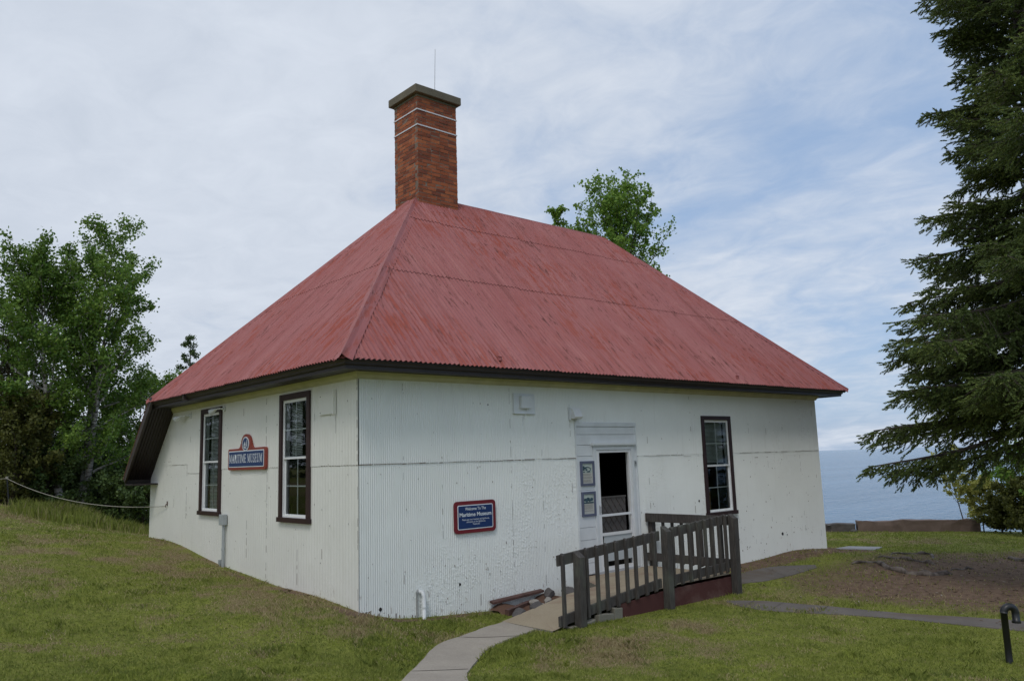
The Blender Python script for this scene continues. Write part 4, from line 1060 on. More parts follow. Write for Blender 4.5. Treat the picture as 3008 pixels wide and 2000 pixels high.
for x in (4.044, 4.238, 4.441, 4.640, 4.82, 5.009, 5.170, 5.331): picket(x+rnd.uniform(-.006, .006), RYF+.033, .595+(x-3.925)*.07+.15, -.04+(x-3.925)*.0334-.035)
# return across the end of the landing, back to the wall
def ybar(y0, y1, z0, hgt, x0, x1): return wbox('rail', [(x0, y0, z0), (x1, y0, z0), (x1, y1, z0), (x0, y1, z0), (x0, y0, z0+hgt), (x1, y0, z0+hgt), (x1, y1, z0+hgt), (x0, y1, z0+hgt)], rail)
ybar(-1.62, -.02, .665, .14, 5.44, 5.48); ybar(-1.62, -.02, .035, .13, 5.44, 5.48)
wbox('post', [(5.50, -.11, -.3), (5.59, -.11, -.3), (5.59, -.02, -.3), (5.50, -.02, -.3), (5.50, -.11, .66), (5.59, -.11, .66), (5.59, -.02, .66), (5.50, -.02, .66)], rail)
for k in range(7): picket(5.51, -.33-k*.187, .72, .0)

# ------------------------------------------------------------------ soil pocket, rocks and board beside the ramp
mb = MB(); K = 16; r = random.Random(21)
for i in range(K+1):
    for j in range(7):
        x = 2.02+(3.86-2.02)*i/K; y = -.02-(.64)*j/6; z = -.335+.06*math.sin(i*.9)*math.sin(j*1.1+1)+(.06 if j < 3 else 0)+r.uniform(-.012, .012)+.055*(i/K)
        mb.v.append((x, y, z))
for i in range(K):
    for j in range(6): a = i*7+j; mb.f.append((a, a+7, a+8, a+1)); mb.mi.append(0)
tag(mb.build('soil_bed', M_SOIL, smooth=True), kind='structure')
mb = MB(); mb.add([(2.04, -.10, -.20), (3.0, -.10, -.155), (3.0, -.02, -.14), (2.04, -.02, -.18), (2.04, -.10, -.17), (3.0, -.10, -.125), (3.0, -.02, -.115), (2.04, -.02, -.155)], [(0, 3, 2, 1), (4, 5, 6, 7), (0, 1, 5, 4), (1, 2, 6, 5), (2, 3, 7, 6), (3, 0, 4, 7)])
tag(mb.build('rotten_board', M_PLANK), 'rotten red-brown board along the foot of the front wall beside the ramp', 'board')
mb = MB(); mb.add([(2.06, -.40, -.36), (2.75, -.16, -.34), (2.72, -.10, -.34), (2.05, -.33, -.36), (2.06, -.40, -.24), (2.75, -.16, -.22), (2.72, -.10, -.22), (2.05, -.33, -.24)], [(0, 3, 2, 1), (4, 5, 6, 7), (0, 1, 5, 4), (1, 2, 6, 5), (2, 3, 7, 6), (3, 0, 4, 7)])
tag(mb.build('edging_board', M_PLANK), 'short dark edging board lying on the soil under the wall board', 'board')
G = 'rocks lying beside the ramp'
rocks = [((3.06, -.12, -.19), (.115, .10, .09), 'round dark rock against the wall at the end of the rotten board', M_STONE),
 ((2.10, -.56, -.27), (.20, .09, .07), 'long slanting dark rock at the grass edge, lowest of the ramp rocks', M_STONE),
 ((2.38, -.60, -.235), (.17, .10, .09), 'dark rock leaning behind the lowest slanting rock at the ramp edge', M_STONE),
 ((2.66, -.60, -.22), (.13, .08, .05), 'flat dark rock half under the ramp edge', M_STONE),
 ((2.62, -.30, -.22), (.075, .06, .05), 'pale rock in the middle of the soil bed', M_PALEROCK),
 ((2.80, -.38, -.22), (.085, .06, .055), 'pale lumpy rock nearest the ramp', M_PALEROCK),
 ((2.66, -.42, -.25), (.035, .03, .025), 'smallest pale rock in the soil bed', M_PALEROCK),
 ((3.38, -.22, -.19), (.13, .11, .09), 'broad dark rock at the wall right of the round one', M_STONE),
 ((3.58, -.30, -.16), (.10, .09, .085), 'dark lump of rock close to the door surround', M_STONE),
 ((3.72, -.18, -.12), (.12, .09, .07), 'dark rock nearest the door', M_STONE),
 ((3.42, -.46, -.20), (.12, .09, .07), 'dark rock between ramp edge and wall', M_STONE)]
for k, (c, s, lb, mt) in enumerate(rocks): rock('rock', c, s, lb, mt, G, 40+k, rot=.5+k*1.3 if k > 3 else .6)

# ------------------------------------------------------------------ paths, drain slab
def drape(name, left, right, mat, lift=.012, thick=.06, n=14, joints=()):
    """closed strip between two edge polylines, following the ground"""
    def res(pl, t):
        pl = np.array(pl, float)[:, :2]
        for _ in range(2): pl = np.vstack([pl[:1]]+[x for a_, b_ in zip(pl[:-1], pl[1:]) for x in ((a_*.75+b_*.25)[None], (a_*.25+b_*.75)[None])]+[pl[-1:]])
        d = np.r_[0, np.cumsum(np.linalg.norm(np.diff(pl[:, :2], axis=0), axis=1))]; d /= d[-1]
        return np.stack([np.interp(t, d, pl[:, i]) for i in range(2)], -1)
    t = np.linspace(0, 1, n*4+1); A = res(left, t); B = res(right, t); mb = MB(); W_ = 5
    for i in range(len(t)):
        row = [A[i]+(B[i]-A[i])*k/W_ for k in range(W_+1)]
        for k, p in enumerate(row):
            z = Hs(p[0], p[1])+lift; e = vnoise(np.array(p[0]+9.), np.array(p[1]+9.), .16, 4)
            if k in (0, W_): q = row[1 if k == 0 else W_-1]; p = p+(q-p)*(.25*float(e))
            mb.v.append((p[0], p[1], z))
        mb.v.append((row[0][0], row[0][1], Hs(*row[0])-thick)); mb.v.append((row[-1][0], row[-1][1], Hs(*row[-1])-thick))
    s = W_+3
    for i in range(len(t)-1):
        for k in range(W_): a = i*s+k; mb.f.append((a, a+s, a+s+1, a+1)); mb.mi.append(0)
        for a, b in ((0, W_+1), (W_, W_+2)): mb.f.append((i*s+a, i*s+s+a, i*s+s+b, i*s+b)); mb.mi.append(0)
    for ti in joints:
        p = res(left, [ti])[0]; q = res(right, [ti])[0]; K = 10; d = (q-p)/np.linalg.norm(q-p); nn = np.array([-d[1], d[0]])*.008; base = len(mb.v)
        for k in range(K+1):
            c = p+(q-p)*(.04+.92*k/K); z = Hs(*c)+lift+.003
            mb.v.append((c[0]+nn[0], c[1]+nn[1], z)); mb.v.append((c[0]-nn[0], c[1]-nn[1], z))
        for k in range(K): a = base+2*k; mb.f.append((a, a+2, a+3, a+1)); mb.mi.append(1)
    return tag(mb.build(name, [mat, M_JOINT], None, smooth=False), kind='structure')
M_JOINT = plain('path_joint', (.10, .085, .07), .9)
def zg(u, v):      # where the photo ray meets the ground
    d = ray(u, v); t = 3.0
    for _ in range(400):
        p = CC+d*t
        if p[2] <= Hs(p[0], p[1]): break
        t += .1
    lo, hi = t-.1, t
    for _ in range(25):
        m_ = (lo+hi)/2; p = CC+d*m_
        if p[2] <= Hs(p[0], p[1]): hi = m_
        else: lo = m_
    return (CC+d*hi)
PL = [zg(*q)[:2] for q in ((1174, 2000), (1228, 1953), (1275, 1893), (1355, 1870), (1415, 1846), (1500, 1822))]
PR = [zg(*q)[:2] for q in ((1361, 1991), (1417, 1926), (1441, 1902), (1554, 1858), (1652, 1828), (1700, 1822))]
dirn = np.array([-.75, -.66]); 
PLx = [PL[0]+np.array([-2.6, -3.6]), PL[0]+np.array([-1.0, -1.1])]+PL+[np.array([1.78, -.66])]
PRx = [PR[0]+np.array([-2.0, -3.8]), PR[0]+np.array([-.75, -1.3])]+PR[:-1]+[np.array([1.78, -1.58])]
drape('path', PLx, PRx, M_CONC, .018, .10, 16, (.13, .36, .60, .84))
def spoly(name, uvs_top, uvs_bot, mat, lift=.012, joints=()):
    return drape(name, [zg(*q)[:2] for q in uvs_top], [zg(*q)[:2] for q in uvs_bot], mat, lift, .05, 14, joints)
spoly('flagstone_path', [(2135, 1765), (2230, 1764), (2330, 1772), (2500, 1787), (2700, 1806), (2850, 1812), (3080, 1830)], [(2135, 1770), (2200, 1790), (2330, 1800), (2480, 1806), (2640, 1818), (2820, 1836), (3080, 1862)], M_FLAG, .010, (.10, .2, .35))
spoly('flagstone_path', [(2150, 1690), (2240, 1668), (2300, 1662), (2395, 1660)], [(2172, 1716), (2250, 1708), (2330, 1690), (2400, 1668)], M_FLAG, .012, (.5,))
slabc = [zg(*q) for q in ((2455, 1612), (2492, 1606), (2592, 1608), (2570, 1616))]
mb = MB(); zt = max(p[2] for p in slabc)+.02
mb.add([(p[0], p[1], p[2]-.1) for p in slabc]+[(p[0], p[1], p[2]+.022) for p in slabc], [(3, 2, 1, 0), (4, 5, 6, 7), (0, 1, 5, 4), (1, 2, 6, 5), (2, 3, 7, 6), (3, 0, 4, 7)])
tag(mb.build('drain_cover', M_SLAB, bevel=.01), 'pale grey concrete slab set in the lawn beyond the building corner', 'slab')

# black gooseneck vent pipe
g = zg(2966, 1946); vd = cR.copy(); vd[2] = 0; vd /= np.linalg.norm(vd)
t = thing('vent_pipe', 'black gooseneck vent pipe standing in the grass at the lower right', 'pipe', tuple(g))
D_ = np.linalg.norm((g-CC)[:2]); tall = (1946-1775)/CF*((g-CC) @ cF)
r_ = .032; mb = MB(); pts = [g+np.array([0, 0, -.3]), g+np.array([0, 0, tall-.09])]
mb.tube(pts, r_, 14); mb.build('pipe', M_BLACK, t, smooth=True)
mb = MB(); b0 = g+np.array([0, 0, tall-.10]); rr_ = .058; pts = [b0+vd*rr_*(1-math.cos(a))+np.array([0, 0, rr_*math.sin(a)]) for a in np.linspace(0, PI, 12)]+[b0+vd*2*rr_-np.array([0, 0, .08])]
mb.tube(pts, r_*1.12, 14); mb.build('elbow', M_BLACK, t, smooth=True)
mb = MB(); mb.tube([b0+vd*2*rr_-np.array([0, 0, .079]), b0+vd*2*rr_-np.array([0, 0, .10])], r_*1.3, 14); mb.build('end_ring', M_BLACK, t)

# surface roots of the spruce
def root(label, uvs, rad):
    P = [zg(*q) for q in uvs]; pts = []
    for i in range(len(P)-1):
        for k in range(6): q = k/6; p = P[i]*(1-q)+P[i+1]*q; pts.append(p+np.array([0, 0, .012+.02*math.sin(len(pts)*.9)]))
    pts.append(P[-1]-np.array([0, 0, .03])); n = len(pts); pts[0][2] -= .03
    rr = [rad*(.35+.65*min(1, 2.5*i/n))*(1+.18*math.sin(i*1.7)) for i in range(n)]
    mb = MB(); mb.tube(pts, rr, 8); tag(mb.build('tree_root', M_ROOT, smooth=True), label, 'root', 'bare roots on the earth by the spruce')
root('thick bare root ending in a dark knuckle, lowest on the bare earth', [(2500, 1655), (2575, 1652), (2610, 1670), (2665, 1685), (2730, 1690), (2790, 1686)], .055)
root('long pale root above the thick one', [(2575, 1637), (2640, 1640), (2700, 1650), (2745, 1658)], .035)
root('short pale root farthest up beside the lawn', [(2610, 1628), (2690, 1626), (2735, 1628), (2742, 1640)], .028)
root('dark root at the right edge under the spruce', [(2960, 1640), (3000, 1648), (3060, 1650)], .06)
root('short dark root below the thick root', [(2790, 1675), (2830, 1672), (2860, 1670)], .02)

# ------------------------------------------------------------------ sea wall
wl = at_dist(2520, 1559, 27.0); wr = at_dist(2885, 1562, 27.6)
dw = (wr-wl)[:2]; Lw = np.linalg.norm(dw); dw /= Lw; nw = np.array([-dw[1], dw[0]]); nw = nw if nw @ SHN > 0 else -nw
def wallbox(p, d, L, z0, z1, th, name, mat, rough, seed, parent=None):
    r = random.Random(seed); K = int(L/.25); mb = MB()
    for i in range(K+1):
        c = p+d*L*i/K; zz = Hs(*c)
        j = lambda: r.uniform(-rough, rough)
        mb.v += [(c[0]+j(), c[1]+j(), zz-.3), (c[0]+nw[0]*.02+j(), c[1]+nw[1]*.02+j(), zz+z1*.55+j()), (c[0]+nw[0]*.03, c[1]+nw[1]*.03, z0+z1+j()), (c[0]+nw[0]*th, c[1]+nw[1]*th, z0+z1+j()), (c[0]+nw[0]*th, c[1]+nw[1]*th, z0-1.5)]
    for i in range(K):
        for k in range(4): a = i*5+k; mb.f.append((a, a+5, a+6, a+1)); mb.mi.append(0)
    mb.f.append((0, 1, 2, 3, 4)); mb.mi.append(0); mb.f.append(tuple(K*5+k for k in (4, 3, 2, 1, 0))); mb.mi.append(0)
    return mb.build(name, mat, parent)
zw = Hs(*wl[:2]); tp = at_dist(2520, 1527.5, 27.0)[2]
sw = wallbox(wl[:2], dw, Lw, zw, tp-zw-.03, .40, 'sea_wall', M_SEAWALL, .03, 1)
tag(sw, 'low reddish concrete sea wall at the edge of the lawn above the lake', 'wall')
rw = thing('stone_wall', 'low rough stone wall left of the reddish sea wall, above the lake', 'wall', (wl[0], wl[1], zw))
p0 = wl[:2]-dw*9.0; r = random.Random(8)
wallbox(p0, dw, 8.95, zw, (tp-zw)*.70, .4, 'wall_core', M_STONE, .02, 2, None).parent = rw
bpy.data.objects['wall_core'].matrix_parent_inverse = Matrix.Translation(-Vector(rw.location))
allv = MB(); k = 0
for i in range(60):
    q = 8.9*r.random(); c = p0+dw*q; z = Hs(*c)+r.uniform(.02, .26); s = r.uniform(.07, .16)
    n = 7; pts = [(c[0]-nw[0]*.03+dw[0]*s*math.cos(a*2*PI/n)*r.uniform(.8, 1.2), c[1]-nw[1]*.03+dw[1]*s*math.cos(a*2*PI/n), z+s*.5*math.sin(a*2*PI/n)) for a in range(n)]
    b = len(allv.v); allv.v += pts; allv.v.append((c[0]-nw[0]*.10, c[1]-nw[1]*.10, z)); allv.f += [(b+a, b+(a+1) % n, b+n) for a in range(n)]; allv.mi += [0]*n
allv.build('facing_stones', M_STONE, rw)

# ------------------------------------------------------------------ trees
def unit(v): return v/(np.linalg.norm(v, axis=-1, keepdims=True)+1e-12)
def leaves_mesh(name, P, size, mat, parent, rng, aspect=.75, up=0.0):
    n = len(P); a = unit(rng.normal(size=(n, 3))+np.array([0, 0, up])); b = unit(np.cross(a, rng.normal(size=(n, 3))))
    s = size*rng.uniform(.65, 1.35, (n, 1)); L = a*s; Wd = b*s*aspect*.5
    V = np.stack([P-L*.5, P+Wd, P+L*.5, P-Wd], 1).reshape(-1, 3); F = np.arange(4*n).reshape(n, 4)
    return np_mesh(name, V, F, mat, parent)
def broadleaf(label, base, height, spread, mat, bark, seed, n_limb=34, leaf=.085, crown0=.25, trunk_r=.11, lean=(0, 0), leaves=30000, group=None, name='birch_tree', clump=.20, prof=None, rise=(.35, 1.0), cat='tree', forks=1):
    rng = np.random.default_rng(seed); rd = random.Random(seed)
    base = np.array(base, float); t = thing(name, label, cat, tuple(base), group)
    wood = MB(); limbs = MB(); tips = []
    prof = prof or (lambda h: math.sin(PI*min(1, max(0, (h*.93+.07)))**.75)**.8)
    for fk in range(forks):
        th0 = rd.uniform(0, 2*PI); fl = np.array([math.cos(th0), math.sin(th0), 0])*(.035*height if forks > 1 else 0)
        hgt = height*(1 if fk == 0 else rd.uniform(.82, .95))
        K = 14; tr = []
        for k in range(K+1):
            q = k/K; tr.append(base+fl*(.3+1.6*q)*(1 if forks > 1 else 0)+np.array([lean[0]*q+.02*height*math.sin(q*5+seed)*q, lean[1]*q+.02*height*math.cos(q*4+seed)*q, hgt*q-(.25 if k == 0 else 0)]))
        wood.tube(tr, [trunk_r*(1-.93*(k/K)**.9)*(1.25 if k == 0 else 1) for k in range(K+1)], 9)
        trA = np.array(tr)
        def tp_(q): i = min(K-1, int(q*K)); f_ = q*K-i; return trA[i]*(1-f_)+trA[i+1]*f_
        nl = n_limb//forks
        for i in range(nl):
            q = crown0+(1-crown0)*((i+.5)/nl)**.85*.985; st = tp_(q); az = i*2.399+rd.uniform(-.4, .4); hq = (q-crown0)/(1-crown0)
            R_ = spread*prof(hq)*rd.uniform(.62, 1.12)+.12; el = rise[0]+(rise[1]-rise[0])*hq+rd.uniform(-.15, .15)
            L = R_/max(.35, math.cos(el)); d = np.array([math.cos(az)*math.cos(el), math.sin(az)*math.cos(el), math.sin(el)])
            pts = [st]; nseg = 6; dd = d.copy()
            for s in range(nseg):
                dd = unit(dd+rng.normal(size=3)*.12+np.array([0, 0, .05])); pts.append(pts[-1]+dd*L/nseg)
            r0 = max(.008, trunk_r*.34*(1-.6*hq)); limbs.tube(pts, [r0*(1-.85*k/nseg) for k in range(nseg+1)], 5, cap=False)
            nt_ = max(4, int(L*6.0))
            for s in range(nt_):
                w = .22+.78*((s+rd.random())/nt_); ii = min(nseg-1, int(w*nseg)); f_ = w*nseg-ii; p = pts[ii]*(1-f_)+pts[ii+1]*f_
                tl = rd.uniform(.25, .75)*(1.15-.5*w)*min(1, spread/1.8); td = unit(dd*.5+rng.normal(size=3)*.62+np.array([0, 0, .45]))
                e = p+td*tl; limbs.tube([p, (p+e)/2+rng.normal(size=3)*.03, e], [.007, .005, .002], 3, cap=False); tips.append((p, e))
    wood.build('trunk', bark, t, smooth=True); limbs.build('branches', bark, t)
    T0 = np.array([a for a, b in tips]); T1 = np.array([b for a, b in tips]); wgt = rng.uniform(.3, 1.7, len(tips)); wgt /= wgt.sum()
    k = rng.choice(len(tips), leaves, p=wgt); f_ = rng.uniform(.1, 1.12, (leaves, 1)); P = T0[k]*(1-f_)+T1[k]*f_+rng.normal(size=(leaves, 3))*clump*np.array([.42, .42, .36])
    leaves_mesh('crown', P, leaf, mat, t, rng); return t
def at_g(u, D, dz=0): p = at_dist(u, 1400, D); return (p[0], p[1], Hs(p[0], p[1])+dz)
def topz_at(u, v, D): return at_dist(u, v, D)[2]
def cone_tree(label, base, height, spread, mat, seed, n=26000, size=.10, group=None, name='cedar_tree', p=.9, base_h=.02, layers=0, bark=M_BARK, hang=.15, cat='tree'):
    rng = np.random.default_rng(seed); rd = random.Random(seed); base = np.array(base, float)
    t = thing(name, label, cat, tuple(base), group); wood = MB(); wood.tube([base-np.array([0, 0, .3]), base+np.array([0, 0, height*.5]), base+np.array([.02, 0, height*.99])], [height*.014+.02, height*.009+.01, .006], 8); wood.build('trunk', bark, t)
    br = MB(); T0 = []; T1 = []; nb = int(height*(26 if not layers else layers))
    for i in range(nb):
        q = base_h+(1-base_h)*((i+rd.random())/nb); az = i*2.399+rd.uniform(-.3, .3); R_ = spread*((1-q)**p)*rd.uniform(.6, 1.15)+.10
        st = base+np.array([0, 0, height*q]); el = rd.uniform(-.1, .35) if not layers else rd.uniform(-.05, .3)
        e = st+np.array([math.cos(az)*R_, math.sin(az)*R_, R_*math.sin(el)]); mid = (st+e)/2+np.array([0, 0, -R_*hang*.5])
        br.tube([st, mid, e], [.010+.006*R_, .008, .003], 3, cap=False); ns = max(3, int(R_*7))
        for s in range(ns):
            w = .3+.7*(s+rd.random())/ns; c = st*(1-w)+e*w+np.array([0, 0, -R_*hang*2*w*(1-w)]); sd_2 = np.array([-math.sin(az), math.cos(az), 0])*rd.choice((-1, 1))
            T0.append(c); T1.append(c+unit(sd_2*.8+np.array([math.cos(az), math.sin(az), rd.uniform(-.3, .5)])*.8)*R_*rd.uniform(.12, .30)*(1.2-.6*w))
    br.build('branches', bark, t); T0 = np.array(T0); T1 = np.array(T1)
    k = rng.integers(0, len(T0), n); f_ = rng.uniform(0, 1.1, (n, 1)); P = T0[k]*(1-f_)+T1[k]*f_+rng.normal(size=(n, 3))*.055
    leaves_mesh('crown', P, size, mat, t, rng, .38); return t

# left-hand grove beyond the hilltop
b1 = at_g(190, 27); h1 = topz_at(150, 800, 27)-b1[2]
broadleaf('leafy birch with a broad crown, left one of the two tall white-barked trees', b1, h1, 2.25, M_BIRCHLEAF, M_BIRCH, 3, 50, .09, .20, .13, (-.95, .5), 31000, 'tall birches left of the building', clump=.22)
b2 = at_g(236, 27.5); h2 = topz_at(300, 680, 27.5)-b2[2]
broadleaf('tallest birch with a pale forked trunk showing, right one of the two', b2, h2, 2.1, M_BIRCHLEAF, M_BIRCH, 8, 56, .09, .18, .13, (.55, -.25), 29000, 'tall birches left of the building', clump=.22, forks=2)
b3 = at_g(395, 31); h3 = topz_at(440, 1150, 31)-b3[2]
broadleaf('lower birch filling the gap between the tall birches and the roof edge', b3, h3, 2.0, M_BIRCHLEAF, M_BIRCH, 14, 30, .085, .1, .08, (.2, 0), 20000, 'tall birches left of the building', clump=.22)
b4 = at_g(548, 36); h4 = topz_at(548, 985, 36)-b4[2]
cone_tree('small pointed spruce rising behind the left roof edge', b4, h4, 1.7, M_CEDAR, 21, 14000, .12, None, 'small_spruce', .8, .02, 9)
b4 = at_g(600, 34); h4 = topz_at(596, 1120, 34)-b4[2]
broadleaf('thin leafy tree top just showing over the left roof edge', b4, h4, .9, M_BIRCHLEAF, M_BIRCH, 23, 18, .085, .4, .05, (0, 0), 5000, None, clump=.2, name='young_birch')
for u, v, D, sp, mt, lb in ((-60, 900, 29, 2.0, M_DEADFOL, 'rusty brown conifer at the left edge behind the olive bush'), (30, 1010, 31, 1.7, M_CEDAR, 'dark green cedar at the far left beside the rusty conifer'),
                        (110, 1130, 30, 1.6, M_DEADFOL, 'low brownish cedar below the left birch'), (270, 1250, 30.5, 1.6, M_CEDAR, 'dark cedar just right of the birch trunks'),
                        (345, 1230, 32, 1.7, M_CEDAR, 'dark cedar under the lower birch'), (420, 1290, 31, 1.5, M_CEDAR, 'dark cedar half hidden by the sloping roof edge'), (170, 1240, 33, 1.9, M_CEDAR, 'shaded cedar behind the birch trunks'),
                        (-130, 1100, 32, 2.0, M_CEDAR, 'dark cedar cut by the left edge of the photo')):
    b = at_g(u, D); cone_tree(lb, b, topz_at(u, v, D)-b[2], sp, mt, int(abs(u)+v), 15000, .12, 'dark conifers below the birches', p=.55)
b = at_g(40, 26.5); broadleaf('olive green bush at the left edge above the rope stake', b, topz_at(40, 1190, 26.5)-b[2], 1.25, M_OLIVE, M_BARK, 31, 46, .08, .02, .05, (0, 0), 17000, None, name='olive_bush', clump=.16, cat='bush')
b = at_g(140, 27); broadleaf('bright green low shrub left of the birch trunks', b, topz_at(140, 1370, 27)-b[2], 1.0, M_CEDAR, M_BARK, 33, 30, .08, .02, .04, (0, 0), 9000, None, name='low_shrub', clump=.16, cat='bush')
for k, (u, D, v, lb) in enumerate(((345, 27, 1440, 'dark green low bush behind the tall grass'), (425, 26, 1460, 'dark green low bush against the building corner'), (300, 29, 1400, 'shaded bush right behind the birch trunks'))):
    b = at_g(u, D); broadleaf(lb, b, max(.8, topz_at(u, v, D)-b[2]), 1.15, M_CEDAR, M_BARK, 35+k, 30, .08, .02, .04, (0, 0), 9000, 'low bushes behind the hill', name='low_bush', clump=.16, cat='bush')

# trees just outside the frame, mirrored in windows; right-hand conifers added for that reflection
for k, (x, y, hh, sp, lb) in enumerate(((21, -9.5, 8, 2.6, 'added dark conifer outside the right edge, mirrored in the front window'), (18.5, -13, 9, 3.0, 'added tall dark conifer, unseen outside the right edge of the view'), (25, -8.5, 9, 3.0, 'added dark conifer near the shore, unseen outside the right edge'),
                                    (-8.5, 15.5, 6.5, 2.6, 'dark cedar outside the left edge, nearest the hilltop'), (-11.5, 21, 8.5, 3.0, 'tall dark cedar outside the left edge of the view'), (-8, 27, 8.5, 3.0, 'dark cedar deep in the grove left of the view'),
                                    (-14, 15, 8, 3.0, 'broad dark cedar well outside the left edge'), (-17, 23, 10, 3.4, 'tallest cedar of the grove outside the left edge'), (-5.2, 21.5, 7.0, 2.2, 'cedar just outside the left edge behind the hill'))):
    cone_tree(lb, (x, y, Hs(x, y)), hh, sp, M_CEDAR, 300+k, 14000, .16, 'added conifers beyond the right edge' if k < 3 else 'cedars beyond the left edge', p=.45)
# trees behind the roof
b = at_g(1856, 25); broadleaf('poplar whose leafy top shows over the right end of the ridge', b, topz_at(1838, 620, 25)-b[2], 1.75, M_POPLEAF, M_BARK, 47, 60, .092, .40, .10, (.10, .05), 20000, None, clump=.17, name='poplar_tree', rise=(.45, 1.15), prof=lambda h: max(.28, math.sin(PI*min(1, .10+h*.86))**.8))
b = at_g(1668, 25); broadleaf('slim poplar with only its tip showing over the ridge', b, topz_at(1662, 630, 25)-b[2], .45, M_POPLEAF, M_BARK, 43, 22, .085, .5, .06, (0, 0), 4200, None, clump=.15, name='poplar_tree', rise=(.5, 1.2))

# shrubs by the sea wall
b = at_g(2860, 27.8); broadleaf('thin young tree with yellow leaves leaning over the sea wall', at_g(2822, 28.0), topz_at(2780, 1370, 28)-at_g(2822, 28)[2], .42, M_YELLOWLEAF, M_BARK, 51, 18, .085, .35, .022, (-.35, .25), 1500, None, clump=.09, name='yellow_sapling', cat='sapling', rise=(.7, 1.3))
broadleaf('yellow-green bush behind the right end of the sea wall', at_g(2872, 27.9), topz_at(2870, 1440, 28)-at_g(2872, 27.9)[2], .62, M_YELLOWLEAF, M_BARK, 52, 26, .08, .12, .02, (0, 0), 4600, None, clump=.11, name='yellow_bush', cat='bush')
broadleaf('low green bush at the right end of the sea wall', at_g(2925, 27.2), topz_at(2925, 1490, 27.2)-at_g(2925, 27.2)[2], .50, M_OLIVE, M_BARK, 53, 26, .07, .02, .03, (0, 0), 7500, None, clump=.13, name='green_bush', cat='bush')
broadleaf('green tree with round leaves at the right edge below the spruce', at_g(3035, 26.5), topz_at(2990, 1350, 26.5)-at_g(3010, 26.5)[2], .95, M_POPLEAF, M_BARK, 54, 22, .10, .30, .05, (-.1, 0), 3000, None, clump=.16, name='small_tree')
broadleaf('dense dark shrub at the right edge beside the sea wall', at_g(3005, 26.0), topz_at(3005, 1440, 26)-at_g(3005, 26)[2], .55, M_OLIVE, M_BARK, 55, 34, .08, .02, .04, (0, 0), 9000, None, clump=.14, name='dark_shrub', cat='bush')

